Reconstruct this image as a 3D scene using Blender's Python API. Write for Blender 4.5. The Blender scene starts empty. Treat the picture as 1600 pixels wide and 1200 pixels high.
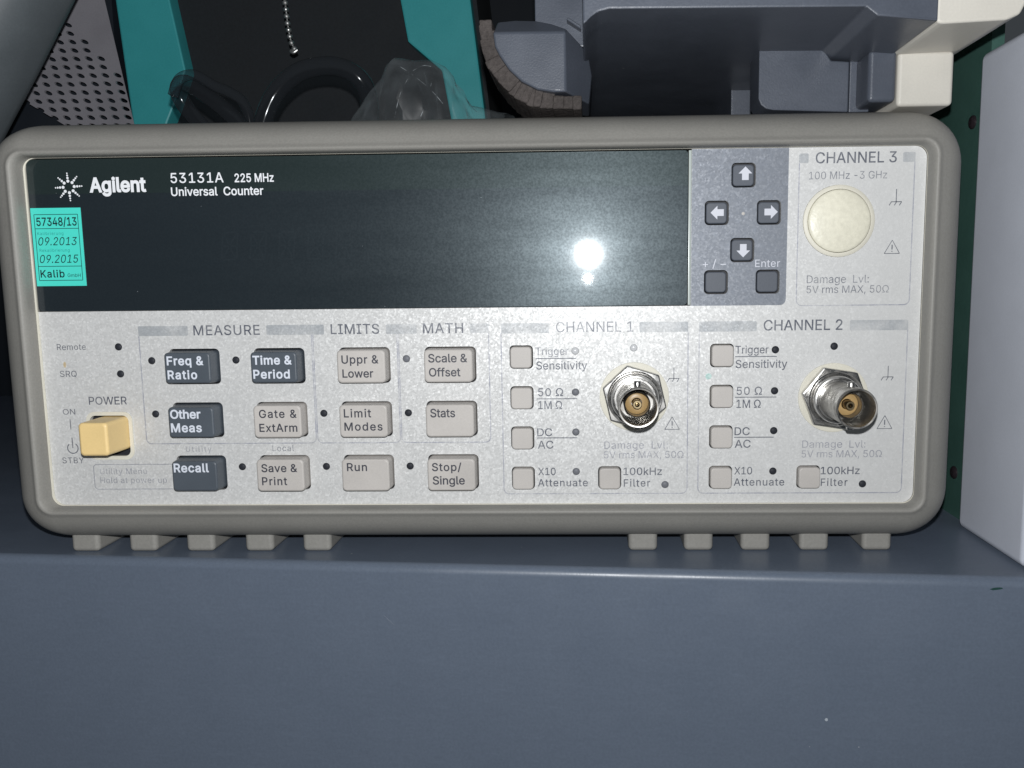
import bpy, bmesh, math, random
from mathutils import Vector, Matrix
random.seed(7)
MM = 0.001
ZS = 61.0                      # height of the panel centre above the shelf, mm
scene = bpy.context.scene
col = scene.collection

# ---------------------------------------------------------------- camera
RES_W, F_PX, PX, PY = 1600.0, 1275.0, 886.0, 598.0
cam_d = bpy.data.cameras.new('camera')
cam = bpy.data.objects.new('camera', cam_d)
col.objects.link(cam)
right = Vector((0.9995959, 0.02645498, -0.01040033))
down = Vector((-0.00707171, -0.12293784, -0.99238918))
fwd = Vector((-0.02753223, 0.9920617, -0.12270108))
CAM = Vector((30.75, -215.5, 13.1 + ZS)) * MM
m = Matrix((right, -down, -fwd)).transposed().to_4x4()
m.translation = CAM
cam.matrix_world = m
cam_d.sensor_fit = 'HORIZONTAL'
cam_d.sensor_width = 36.0
cam_d.lens = 36.0 * F_PX / RES_W
cam_d.shift_x = (800.0 - PX) / RES_W
cam_d.shift_y = (PY - 600.0) / RES_W
cam_d.clip_start = 0.005
cam_d.clip_end = 20.0
scene.camera = cam

# ---------------------------------------------------------------- world: a dim room
world = bpy.data.worlds.new('World')
scene.world = world
world.use_nodes = True
bg = world.node_tree.nodes['Background']
bg.inputs[0].default_value = (0.80, 0.90, 1.0, 1)
bg.inputs[1].default_value = 0.05

# ---------------------------------------------------------------- the phone's flash beside the lens
def flash(name, up_mm, side_mm, power, radius_mm, k):
    d = bpy.data.lights.new(name, 'POINT')
    d.energy = power
    d.shadow_soft_size = radius_mm * MM
    d.color = (0.985, 1.0, 1.012)
    d.use_nodes = True
    nt = d.node_tree
    em = next(n for n in nt.nodes if n.type == 'EMISSION')
    geo = nt.nodes.new('ShaderNodeNewGeometry')
    dot = nt.nodes.new('ShaderNodeVectorMath'); dot.operation = 'DOT_PRODUCT'
    ax = Vector((0.12, 0.95, -0.30)).normalized()
    dot.inputs[1].default_value = ax
    ab = nt.nodes.new('ShaderNodeMath'); ab.operation = 'ABSOLUTE'
    mx = nt.nodes.new('ShaderNodeMath'); mx.operation = 'MAXIMUM'; mx.inputs[1].default_value = 0.55
    pw = nt.nodes.new('ShaderNodeMath'); pw.operation = 'POWER'; pw.inputs[1].default_value = -k
    nt.links.new(geo.outputs['Incoming'], dot.inputs[0])
    nt.links.new(dot.outputs['Value'], ab.inputs[0])
    nt.links.new(ab.outputs[0], mx.inputs[0])
    nt.links.new(mx.outputs[0], pw.inputs[0])
    nt.links.new(pw.outputs[0], em.inputs['Strength'])
    o = bpy.data.objects.new(name, d)
    col.objects.link(o)
    o.location = CAM + Vector((side_mm, 0, up_mm)) * MM
    return o
flash('phone_flash', 14.0, 0.0, 1.85, 1.9, 1.5)
flash('phone_flash_second_led', 1.5, -0.5, 0.04, 0.9, 1.1)

scene.view_settings.view_transform = 'Standard'
scene.view_settings.look = 'None'
scene.view_settings.gamma = 1.0
scene.view_settings.exposure = 0.0
scene.view_settings.use_curve_mapping = False
scene.cycles.max_bounces = 8
scene.cycles.transparent_max_bounces = 16
scene.cycles.use_denoising = True

# ---------------------------------------------------------------- materials
def lin(c):
    c = c / 255.0
    return c / 12.92 if c <= 0.04045 else ((c + 0.055) / 1.055) ** 2.4
def S(r, g, b): return (lin(r), lin(g), lin(b), 1.0)
MATS = {}
def base_mat(name, colr, rough=0.5, metal=0.0, spec=0.5, coat=0.0):
    mt = bpy.data.materials.new(name); mt.use_nodes = True
    b = mt.node_tree.nodes['Principled BSDF']
    b.inputs['Base Color'].default_value = colr
    b.inputs['Roughness'].default_value = rough
    b.inputs['Metallic'].default_value = metal
    b.inputs['Specular IOR Level'].default_value = spec
    b.inputs['Coat Weight'].default_value = coat
    MATS[name] = mt
    return mt, mt.node_tree, b
def N(nt, typ, **kw):
    n = nt.nodes.new(typ)
    for k, v in kw.items(): setattr(n, k, v)
    return n
def coords(nt):
    return N(nt, 'ShaderNodeNewGeometry').outputs['Position']
def noise(nt, vec, scale, detail=3, rough=0.55):
    n = N(nt, 'ShaderNodeTexNoise'); n.inputs['Scale'].default_value = scale
    n.inputs['Detail'].default_value = detail; n.inputs['Roughness'].default_value = rough
    nt.links.new(vec, n.inputs['Vector']); return n
def ramp(nt, fac, stops, interp='LINEAR'):
    r = N(nt, 'ShaderNodeValToRGB'); r.color_ramp.interpolation = interp
    e = r.color_ramp.elements
    while len(e) < len(stops): e.new(0.5)
    for i, (p, c) in enumerate(stops):
        e[i].position = p; e[i].color = c if isinstance(c, tuple) else (c, c, c, 1)
    nt.links.new(fac, r.inputs[0]); return r.outputs[0]
def mixc(nt, fac, a, b, blend='MIX'):
    n = N(nt, 'ShaderNodeMix', data_type='RGBA', blend_type=blend)
    for sock, v in ((n.inputs[0], fac), (n.inputs[6], a), (n.inputs[7], b)):
        if isinstance(v, bpy.types.NodeSocket): nt.links.new(v, sock)
        else: sock.default_value = v
    return n.outputs[2]
def bump(nt, height, strength, dist):
    b = N(nt, 'ShaderNodeBump'); b.inputs['Strength'].default_value = strength
    b.inputs['Distance'].default_value = dist
    nt.links.new(height, b.inputs['Height']); return b.outputs[0]

def plastic(name, colr, rough=0.5, grain=0.06, gscale=2500, bstr=0.15, bdist=0.00008, spec=0.4, blot=0.07, dirt=None, dust=0.0):
    """moulded or painted surface: fine texture, slow blotches, optional dirt"""
    mt, nt, b = base_mat(name, colr, rough, 0, spec)
    v = coords(nt)
    g = noise(nt, v, gscale, 2)
    s = noise(nt, v, 60, 4)
    c = mixc(nt, 1.0, colr, ramp(nt, g.outputs[0], [(0.3, 1 - grain), (0.7, 1 + grain)]), 'MULTIPLY')
    c = mixc(nt, 1.0, c, ramp(nt, s.outputs[0], [(0.3, 1 - blot), (0.7, 1 + blot)]), 'MULTIPLY')
    if dirt:
        d = noise(nt, v, 220, 6, 0.7)
        c = mixc(nt, ramp(nt, d.outputs[0], [(0.52, 0.0), (0.72, 0.65)]), c, dirt)
    if dust:
        mp_ = N(nt, 'ShaderNodeMapping'); mp_.inputs['Scale'].default_value = (0.12, 1, 1); mp_.inputs['Rotation'].default_value = (0, 0.05, 0)
        nt.links.new(v, mp_.inputs['Vector']); sc1 = noise(nt, mp_.outputs[0], 900, 4, 0.7)
        c = mixc(nt, 1.0, c, ramp(nt, sc1.outputs[0], [(0.3, 0.965), (0.62, 1.0), (0.75, 1.07)]), 'MULTIPLY')
        vo = N(nt, 'ShaderNodeTexVoronoi'); vo.inputs['Scale'].default_value = 170; nt.links.new(v, vo.inputs['Vector'])
        sc_ = N(nt, 'ShaderNodeSeparateColor'); nt.links.new(vo.outputs['Color'], sc_.inputs[0])
        th = N(nt, 'ShaderNodeMath', operation='POWER'); nt.links.new(sc_.outputs[0], th.inputs[0]); th.inputs[1].default_value = 6
        th2 = N(nt, 'ShaderNodeMath', operation='MULTIPLY'); nt.links.new(th.outputs[0], th2.inputs[0]); th2.inputs[1].default_value = 0.055
        l_ = N(nt, 'ShaderNodeMath', operation='LESS_THAN'); nt.links.new(vo.outputs['Distance'], l_.inputs[0]); nt.links.new(th2.outputs[0], l_.inputs[1])
        l2 = N(nt, 'ShaderNodeMath', operation='MULTIPLY'); nt.links.new(l_.outputs[0], l2.inputs[0]); l2.inputs[1].default_value = dust
        c = mixc(nt, l2.outputs[0], c, S(190, 194, 198))
    nt.links.new(c, b.inputs['Base Color'])
    r = ramp(nt, s.outputs[0], [(0.3, max(0.02, rough - 0.07)), (0.7, rough + 0.07)])
    nt.links.new(r, b.inputs['Roughness'])
    if bstr: nt.links.new(bump(nt, g.outputs[0], bstr, bdist), b.inputs['Normal'])
    return mt

def flake_nodes(nt, b, colr, amp=0.055, metal=0.12):
    """silver paint with visible flakes"""
    v = coords(nt)
    vo = N(nt, 'ShaderNodeTexVoronoi'); vo.inputs['Scale'].default_value = 2300
    nt.links.new(v, vo.inputs['Vector'])
    sep = N(nt, 'ShaderNodeSeparateColor'); nt.links.new(vo.outputs['Color'], sep.inputs[0])
    vo2 = N(nt, 'ShaderNodeTexVoronoi'); vo2.inputs['Scale'].default_value = 950
    nt.links.new(v, vo2.inputs['Vector'])
    sep2 = N(nt, 'ShaderNodeSeparateColor'); nt.links.new(vo2.outputs['Color'], sep2.inputs[0])
    f = ramp(nt, sep.outputs[0], [(0.0, 1 - amp), (0.85, 1 + amp * 0.3), (0.97, 1 + amp * 1.6)])
    c = mixc(nt, 1.0, colr, f, 'MULTIPLY')
    f2 = ramp(nt, sep2.outputs[1], [(0.0, 1 - amp * 0.25), (0.9, 1), (1.0, 1 + amp * .8)])
    c = mixc(nt, 1.0, c, f2, 'MULTIPLY')
    s = noise(nt, v, 45, 4)
    c = mixc(nt, 1.0, c, ramp(nt, s.outputs[0], [(0.3, 0.975), (0.7, 1.015)]), 'MULTIPLY')
    b.inputs['Metallic'].default_value = metal
    # each flake leans its own way
    sub = N(nt, 'ShaderNodeVectorMath', operation='SUBTRACT'); nt.links.new(vo.outputs['Color'], sub.inputs[0])
    sub.inputs[1].default_value = (0.5, 0.5, 0.5)
    sc = N(nt, 'ShaderNodeVectorMath', operation='SCALE'); nt.links.new(sub.outputs[0], sc.inputs[0]); sc.inputs['Scale'].default_value = 0.16
    geo = N(nt, 'ShaderNodeNewGeometry')
    ad = N(nt, 'ShaderNodeVectorMath', operation='ADD'); nt.links.new(sc.outputs[0], ad.inputs[0]); nt.links.new(geo.outputs['Normal'], ad.inputs[1])
    no = N(nt, 'ShaderNodeVectorMath', operation='NORMALIZE'); nt.links.new(ad.outputs[0], no.inputs[0])
    nt.links.new(no.outputs[0], b.inputs['Normal'])
    return c
def flake(name, colr, amp=0.055, rough=0.45, metal=0.12):
    mt, nt, b = base_mat(name, colr, rough, metal, 0.4)
    nt.links.new(flake_nodes(nt, b, colr, amp, metal), b.inputs['Base Color'])
    return mt
SILVER = S(208, 208, 207)
flake('silver_panel', SILVER)
flake('slate_panel', S(126, 131, 140), 0.14, 0.45, 0.12)
def worn_ink(name, ink, lo, hi, wear_scale=260):
    mt, nt, b = base_mat(name, ink, 0.5, 0.1)
    c = flake_nodes(nt, b, SILVER)
    v = coords(nt); n = noise(nt, v, wear_scale, 4, 0.65)
    c = mixc(nt, ramp(nt, n.outputs[0], [(0.38, lo), (0.6, hi)]), c, ink)
    nt.links.new(c, b.inputs['Base Color'])
worn_ink('ink_print', S(84, 88, 100), 0.80, 1.0)
worn_ink('ink_soft', S(95, 99, 112), 0.55, 0.9)
worn_ink('ink_faint', S(112, 115, 132), 0.48, 0.7)
worn_ink('ink_rub', S(150, 205, 196), 0.45, 0.75)
worn_ink('ink_line', S(135, 138, 155), 0.25, 0.75)
worn_ink('ink_bar', S(150, 155, 160), 0.3, 0.75, 120)
plastic('bumper_rubber', S(138, 136, 131), 0.55, 0.06, 1800, 0.25, 0.00010, 0.35, 0.03)
plastic('cream_plastic', S(214, 210, 196), 0.45, 0.03, 2500, 0.1)
plastic('power_cap', S(232, 202, 142), 0.42, 0.025, 2500, 0.08)
plastic('key_light', S(190, 185, 180), 0.5, 0.04, 3000, 0.12)
plastic('key_dark', S(80, 87, 95), 0.45, 0.05, 3000, 0.12)
plastic('key_arrow', S(86, 91, 100), 0.55, 0.05, 3000, 0.12)
base_mat('well_dark', S(38, 38, 42), 0.6)
base_mat('lamp_dark', S(44, 46, 52), 0.55, 0, 0.2)
base_mat('lamp_grey', S(112, 114, 120), 0.5, 0, 0.3)
base_mat('lamp_clear', S(205, 206, 208), 0.15)
base_mat('ink_white', S(228, 230, 234), 0.5)
base_mat('ink_keywhite', S(215, 220, 230), 0.5)
base_mat('ink_keydark', S(62, 63, 72), 0.5)
base_mat('ink_pale', S(205, 207, 216), 0.5)
base_mat('ink_black', S(16, 40, 44), 0.5)
base_mat('ink_tealink', S(42, 140, 135), 0.5)
plastic('sticker_paper', S(76, 214, 198), 0.35, 0.02, 3000, 0.0, 0.0001, 0.4, 0.02)
worn_ink('stain_ochre', S(200, 170, 110), 0.5, 0.8)
base_mat('window_edge', S(176, 184, 180), 0.2)
plastic('plug_cream', S(222, 218, 200), 0.35, 0.06, 900, 0.35, 0.0002)
plastic('case_grey', S(150, 148, 140), 0.5)
def metal_mat(name, colr, rough, tarn):
    mt, nt, b = base_mat(name, colr, rough, 1.0)
    v = coords(nt); n = noise(nt, v, 420, 3, 0.55)
    c = mixc(nt, ramp(nt, n.outputs[0], [(0.4, 0.0), (0.7, 0.8)]), colr, tarn)
    nt.links.new(c, b.inputs['Base Color'])
    nt.links.new(ramp(nt, n.outputs[0], [(0.35, rough * 0.75), (0.7, rough * 1.6)]), b.inputs['Roughness'])
metal_mat('nickel', S(200, 199, 197), 0.26, S(160, 157, 152))
metal_mat('nickel_dull', S(178, 176, 172), 0.36, S(132, 128, 122))
metal_mat('brass_inside', S(172, 156, 124), 0.32, S(110, 96, 74))
plastic('insulator', S(164, 136, 92), 0.4, 0.06, 2500, 0.1)
base_mat('pin_dark', S(34, 30, 28), 0.4)
# dark display window: clean reflection, with dust and fine scuffs scattering the flash
mt, nt, b = base_mat('display_glass', S(34, 40, 48), 0.045, 0, 0.5)
v = coords(nt)
sx = N(nt, 'ShaderNodeSeparateXYZ'); nt.links.new(v, sx.inputs[0])
mp = N(nt, 'ShaderNodeMapRange'); nt.links.new(sx.outputs['Z'], mp.inputs[0])
mp.inputs[1].default_value = (37.2 + ZS) * MM; mp.inputs[2].default_value = (37.5 + ZS) * MM
c = mixc(nt, mp.outputs[0], S(29, 36, 41), S(31, 41, 41))
vo = N(nt, 'ShaderNodeTexVoronoi'); vo.inputs['Scale'].default_value = 260; nt.links.new(v, vo.inputs['Vector'])
sepc = N(nt, 'ShaderNodeSeparateColor'); nt.links.new(vo.outputs['Color'], sepc.inputs[0])
lt = N(nt, 'ShaderNodeMath', operation='LESS_THAN'); nt.links.new(vo.outputs['Distance'], lt.inputs[0])
mu = N(nt, 'ShaderNodeMath', operation='MULTIPLY'); nt.links.new(sepc.outputs[0], mu.inputs[0]); mu.inputs[1].default_value = 0.055
pw = N(nt, 'ShaderNodeMath', operation='POWER'); nt.links.new(mu.outputs[0], pw.inputs[0]); pw.inputs[1].default_value = 1.25
nt.links.new(pw.outputs[0], lt.inputs[1])
gt = N(nt, 'ShaderNodeMath', operation='GREATER_THAN'); nt.links.new(sepc.outputs[1], gt.inputs[0]); gt.inputs[1].default_value = 0.72
an = N(nt, 'ShaderNodeMath', operation='MULTIPLY'); nt.links.new(lt.outputs[0], an.inputs[0]); nt.links.new(gt.outputs[0], an.inputs[1])
c = mixc(nt, an.outputs[0], c, S(150, 156, 160))
nt.links.new(c, b.inputs['Base Color'])
n1 = noise(nt, v, 1900, 3, 0.6)
mpn = N(nt, 'ShaderNodeMapping'); mpn.inputs['Rotation'].default_value = (0, math.radians(14), 0); mpn.inputs['Scale'].default_value = (0.16, 1, 1)
nt.links.new(v, mpn.inputs['Vector']); n2 = noise(nt, mpn.outputs[0], 130, 5, 0.6)
sp = ramp(nt, n1.outputs[0], [(0.34, 0.6), (0.66, 1.0)])
sp = mixc(nt, 1.0, sp, ramp(nt, n2.outputs[0], [(0.3, 0.72), (0.7, 1.12)]), 'MULTIPLY')
shader = b.outputs[0]
for rough_, amt in ((0.42, 0.030), (0.26, 0.009), (0.11, 0.0010)):
    hz = N(nt, 'ShaderNodeBsdfGlossy'); hz.inputs['Roughness'].default_value = rough_; hz.inputs['Color'].default_value = (0.80, 0.94, 1, 1)
    f_ = mixc(nt, 1.0, sp, (amt, amt, amt, 1), 'MULTIPLY')
    ms = N(nt, 'ShaderNodeMixShader'); nt.links.new(f_, ms.inputs[0])
    nt.links.new(shader, ms.inputs[1]); nt.links.new(hz.outputs[0], ms.inputs[2]); shader = ms.outputs[0]
nt.links.new(shader, nt.nodes['Material Output'].inputs[0])
gm = mt.copy(); gm.name = 'segment_ghost'; MATS['segment_ghost'] = gm
for nd in gm.node_tree.nodes:
    if nd.type == 'MIX' and nd.blend_type == 'MIX' and not nd.inputs[6].is_linked: nd.inputs[6].default_value = S(32, 39, 44)
# surroundings
plastic('shelf_paint', S(97, 107, 122), 0.36, 0.05, 1400, 0.16, 0.0001, 0.6, 0.01, None, 0.5)
plastic('chip_green', S(28, 62, 58), 0.6)
plastic('scratch_dim', S(122, 130, 142), 0.5)
plastic('scratch_pale', S(170, 178, 186), 0.5)
plastic('white_case', S(194, 198, 208), 0.5, 0.02, 1500, 0.08, 0.0001, 0.4, 0.02)
plastic('cabinet_green', S(60, 92, 84), 0.5, 0.05, 700, 0.1)
plastic('cabinet_dark', S(26, 32, 40), 0.6)
plastic('screw_black', S(40, 34, 38), 0.3)
plastic('grey_moulding', S(76, 81, 91), 0.38, 0.06, 2200, 0.3, 0.00012, 0.45, 0.08, None, 0.8)
plastic('dirty_rubber', S(74, 69, 67), 0.85, 0.2, 1100, 0.8, 0.0006, 0.2, 0.25, S(46, 41, 40))
plastic('body_cream', S(196, 192, 183), 0.48, 0.03, 2000, 0.12, 0.0001, 0.4, 0.04)
plastic('left_casing_grey', S(88, 94, 98), 0.5, 0.05, 1500, 0.15)
plastic('vent_grey', S(134, 132, 138), 0.45, 0.05, 1500, 0.1)
plastic('teal_paint', S(60, 158, 162), 0.45, 0.05, 1500, 0.1, 0.0001, 0.4, 0.04)
plastic('black_face', S(30, 34, 38), 0.75, 0.12, 900, 0.2)
mt, nt, b = base_mat('clear_tubing', S(52, 54, 58), 0.13)
tr = N(nt, 'ShaderNodeBsdfTransparent'); tr.inputs[0].default_value = (0.8, 0.84, 0.86, 1); ms = N(nt, 'ShaderNodeMixShader'); lw = N(nt, 'ShaderNodeLayerWeight'); lw.inputs[0].default_value = 0.5
nt.links.new(ramp(nt, lw.outputs['Facing'], [(0.0, 0.2), (0.5, 0.3), (0.85, 0.7), (1.0, 0.85)]), ms.inputs[0]); nt.links.new(tr.outputs[0], ms.inputs[1]); nt.links.new(b.outputs[0], ms.inputs[2])
nt.links.new(ms.outputs[0], nt.nodes['Material Output'].inputs[0])
metal_mat('chain_metal', S(214, 214, 212), 0.42, S(150, 150, 150))
mt, nt, b = base_mat('film_crease', (0.7, 0.76, 0.8, 1), 0.2)
tr = N(nt, 'ShaderNodeBsdfTransparent'); ms = N(nt, 'ShaderNodeMixShader'); v = coords(nt)
nt.links.new(ramp(nt, noise(nt, v, 260, 3).outputs[0], [(0.45, 0.0), (0.72, 0.4)]), ms.inputs[0]); nt.links.new(tr.outputs[0], ms.inputs[1]); nt.links.new(b.outputs[0], ms.inputs[2])
nt.links.new(ms.outputs[0], nt.nodes['Material Output'].inputs[0])
mt, nt, b = base_mat('clear_film', (0.62, 0.70, 0.74, 1), 0.22)
tr = N(nt, 'ShaderNodeBsdfTransparent'); ms = N(nt, 'ShaderNodeMixShader')
gl = N(nt, 'ShaderNodeBsdfGlossy'); gl.inputs['Roughness'].default_value = 0.42
lw = N(nt, 'ShaderNodeLayerWeight'); lw.inputs[0].default_value = 0.4
v = coords(nt); n3 = noise(nt, v, 130, 3, 0.5)
f1 = mixc(nt, 1.0, ramp(nt, lw.outputs['Facing'], [(0.0, 0.015), (0.35, 0.04), (0.7, 0.14), (1.0, 0.4)]), ramp(nt, n3.outputs[0], [(0.35, 0.5), (0.7, 1.5)]), 'MULTIPLY')
nt.links.new(f1, ms.inputs[0]); nt.links.new(tr.outputs[0], ms.inputs[1]); nt.links.new(b.outputs[0], ms.inputs[2])
m2 = N(nt, 'ShaderNodeMixShader'); m2.inputs[0].default_value = 0.008
nt.links.new(ms.outputs[0], m2.inputs[1]); nt.links.new(gl.outputs[0], m2.inputs[2])
nt.links.new(m2.outputs[0], nt.nodes['Material Output'].inputs[0])

# ---------------------------------------------------------------- object helpers (all lengths in mm, panel centre = 0,0,0)
ORG = {}
def thing(name, label, cat, org, group=None):
    o = bpy.data.objects.new(name, None); col.objects.link(o)
    o.empty_display_size = 0.02
    o.location = (Vector(org) + Vector((0, 0, ZS))) * MM
    o['label'] = label; o['category'] = cat
    if group: o['group'] = group
    ORG[o] = Vector(org); return o
WEIGHTED = set()
def make_mesh(name, verts, faces, mat, smooth=40):
    me = bpy.data.meshes.new(name)
    me.from_pydata([Vector(v) * MM for v in verts], [], faces)
    bm = bmesh.new(); bm.from_mesh(me)
    bmesh.ops.recalc_face_normals(bm, faces=bm.faces)
    if smooth:
        for f in bm.faces: f.smooth = len(f.verts) <= 4
        lim = math.radians(smooth)
        for e in bm.edges:
            if len(e.link_faces) == 2 and e.calc_face_angle(0) > lim: e.smooth = False
    ar = sorted(f.calc_area() for f in bm.faces)
    if smooth and ar and ar[-1] > 12 * ar[len(ar) // 2]: WEIGHTED.add(me.name)
    bm.to_mesh(me); bm.free()
    me.materials.append(MATS[mat]); return me
def put(name, me, parent=None, org=None):
    """link a mesh; its origin stands at org (panel frame, mm)"""
    o = bpy.data.objects.new(name, me); col.objects.link(o)
    if me.name in WEIGHTED:
        wn = o.modifiers.new('weighted_normals', 'WEIGHTED_NORMAL'); wn.keep_sharp = True; wn.weight = 80
    if parent is None:
        org = Vector(org if org is not None else (0, 0, 0))
        o.location = (org + Vector((0, 0, ZS))) * MM
    else:
        org = Vector(org) if org is not None else ORG[parent]
        o.parent = parent; o.location = (org - ORG[parent]) * MM
    ORG[o] = org; return o
def part(name, vf, mat, parent, org=None, smooth=40):
    """vf in the panel frame; moved so that the mesh origin is org"""
    v, f = vf
    og = Vector(org) if org is not None else (ORG[parent] if parent else Vector((0, 0, 0)))
    return put(name, make_mesh(name, [Vector(p) - og for p in v], f, mat, smooth), parent, og)
def struct(name, vf, mat, smooth=40):
    o = part(name, vf, mat, None, (0, 0, 0), smooth); o['kind'] = 'structure'; return o

def join(*vfs):
    V, F = [], []
    for v, f in vfs:
        k = len(V); V += [tuple(p) for p in v]; F += [tuple(i + k for i in q) for q in f]
    return V, F
def rr(cx, cz, w, h, r, n=6):
    r = min(r, w / 2 - 1e-3, h / 2 - 1e-3); P = []
    for sx_, sz_, a0 in ((1, 1, 0), (-1, 1, 90), (-1, -1, 180), (1, -1, 270)):
        for i in range(n + 1):
            a = math.radians(a0 + 90 * i / n)
            P.append((cx + sx_ * (w / 2 - r) + r * math.cos(a), cz + sz_ * (h / 2 - r) + r * math.sin(a)))
    return P
def loft(rings, cap0=True, cap1=True):
    V, F = [], []; n = len(rings[0])
    for R_ in rings: V += R_
    for k in range(len(rings) - 1):
        for i in range(n):
            j = (i + 1) % n
            F.append((k * n + i, k * n + j, (k + 1) * n + j, (k + 1) * n + i))
    if cap0: F.append(tuple(range(n)))
    if cap1: F.append(tuple((len(rings) - 1) * n + i for i in range(n)))
    return V, F
def ring(P, y): return [(x, y, z) for x, z in P]
def cap_block(cx, cz, w, h, r, y0, y1, bev=0.4, taper=0.0, n=5):
    """rounded button from y0 (back) to y1 (front, more negative) with a soft front edge"""
    R_ = [ring(rr(cx, cz, w, h, r, n), y0)]
    for k in range(4):
        a = math.radians(90 * k / 3)
        ins = taper + bev * (1 - math.cos(a)); yy = y1 + bev * (1 - math.sin(a))
        R_.append(ring(rr(cx, cz, w - 2 * ins, h - 2 * ins, max(0.2, r - ins * 0.5), n), yy))
    return loft(R_)
def lathe(prof, cx, cz, n=40, cap0=True, cap1=True):
    R_ = []
    for r, y in prof:
        R_.append([(cx + r * math.cos(2 * math.pi * i / n), y, cz + r * math.sin(2 * math.pi * i / n)) for i in range(n)])
    return loft(R_, cap0, cap1)
def prism(poly, y0, y1, bevel=0.0, seg=3, axis='Y'):
    bm = bmesh.new()
    def pt(a, b_, c): return (a, c, b_) if axis == 'Y' else (c, a, b_)
    f0 = [bm.verts.new(pt(x, z, y0)) for x, z in poly]; f1 = [bm.verts.new(pt(x, z, y1)) for x, z in poly]
    bm.faces.new(f0); bm.faces.new(f1[::-1]); n = len(poly)
    for i in range(n): bm.faces.new((f0[i], f1[i], f1[(i + 1) % n], f0[(i + 1) % n]))
    bmesh.ops.recalc_face_normals(bm, faces=bm.faces)
    if bevel: bmesh.ops.bevel(bm, geom=[e for e in bm.edges if e.calc_face_angle(0) > 0.3], offset=bevel, segments=seg, profile=0.5, affect='EDGES', clamp_overlap=True)
    bm.verts.index_update()
    r = ([tuple(v_.co) for v_ in bm.verts], [tuple(v_.index for v_ in f.verts) for f in bm.faces]); bm.free(); return r
def box(x0, x1, y0, y1, z0, z1, bevel=0.0, seg=3):
    return prism([(x0, z0), (x1, z0), (x1, z1), (x0, z1)], y0, y1, bevel, seg)
def tube(pts, r, n=16):
    pts = [Vector(p) for p in pts]; rings = []
    up = Vector((0.13, 0.97, 0.2)).normalized()
    for i, p in enumerate(pts):
        t = (pts[min(i + 1, len(pts) - 1)] - pts[max(i - 1, 0)]).normalized()
        a = t.cross(up).normalized(); b_ = t.cross(a); up = -b_ if (-b_).dot(up) > 0 else b_
        rings.append([tuple(p + a * r * math.cos(2 * math.pi * k / n) + up * r * math.sin(2 * math.pi * k / n)) for k in range(n)])
    return loft(rings)
def smooth_path(pts, k=8):
    P = [Vector(p) for p in pts]; out = []
    for i in range(len(P) - 1):
        a, b_, c, d = P[max(i - 1, 0)], P[i], P[i + 1], P[min(i + 2, len(P) - 1)]
        for j in range(k):
            t = j / k
            out.append(0.5 * ((2 * b_) + (c - a) * t + (2 * a - 5 * b_ + 4 * c - d) * t * t + (3 * b_ - a - 3 * c + d) * t ** 3))
    out.append(P[-1]); return out
def sheet(loops, y, thick):
    """flat plate with real holes: the first loop is the outline, the others are cut out"""
    cu = bpy.data.curves.new('tmp', 'CURVE'); cu.dimensions = '2D'; cu.fill_mode = 'BOTH' if thick else 'FRONT'
    cu.extrude = thick / 2
    for L_ in loops:
        s = cu.splines.new('POLY'); s.points.add(len(L_) - 1); s.use_cyclic_u = True
        for p, (x, z) in zip(s.points, L_): p.co = (x, z, 0, 1)
    ob = bpy.data.objects.new('tmp', cu); col.objects.link(ob)
    me = bpy.data.meshes.new_from_object(ob.evaluated_get(bpy.context.evaluated_depsgraph_get()))
    V = [(v_.co.x, y + thick / 2 - v_.co.z, v_.co.y) for v_ in me.vertices]; F = [tuple(p.vertices) for p in me.polygons]
    bpy.data.objects.remove(ob); bpy.data.curves.remove(cu); bpy.data.meshes.remove(me); return V, F
def circ(cx, cz, r, n=28): return [(cx + r * math.cos(2 * math.pi * i / n), cz + r * math.sin(2 * math.pi * i / n)) for i in range(n)]

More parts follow.
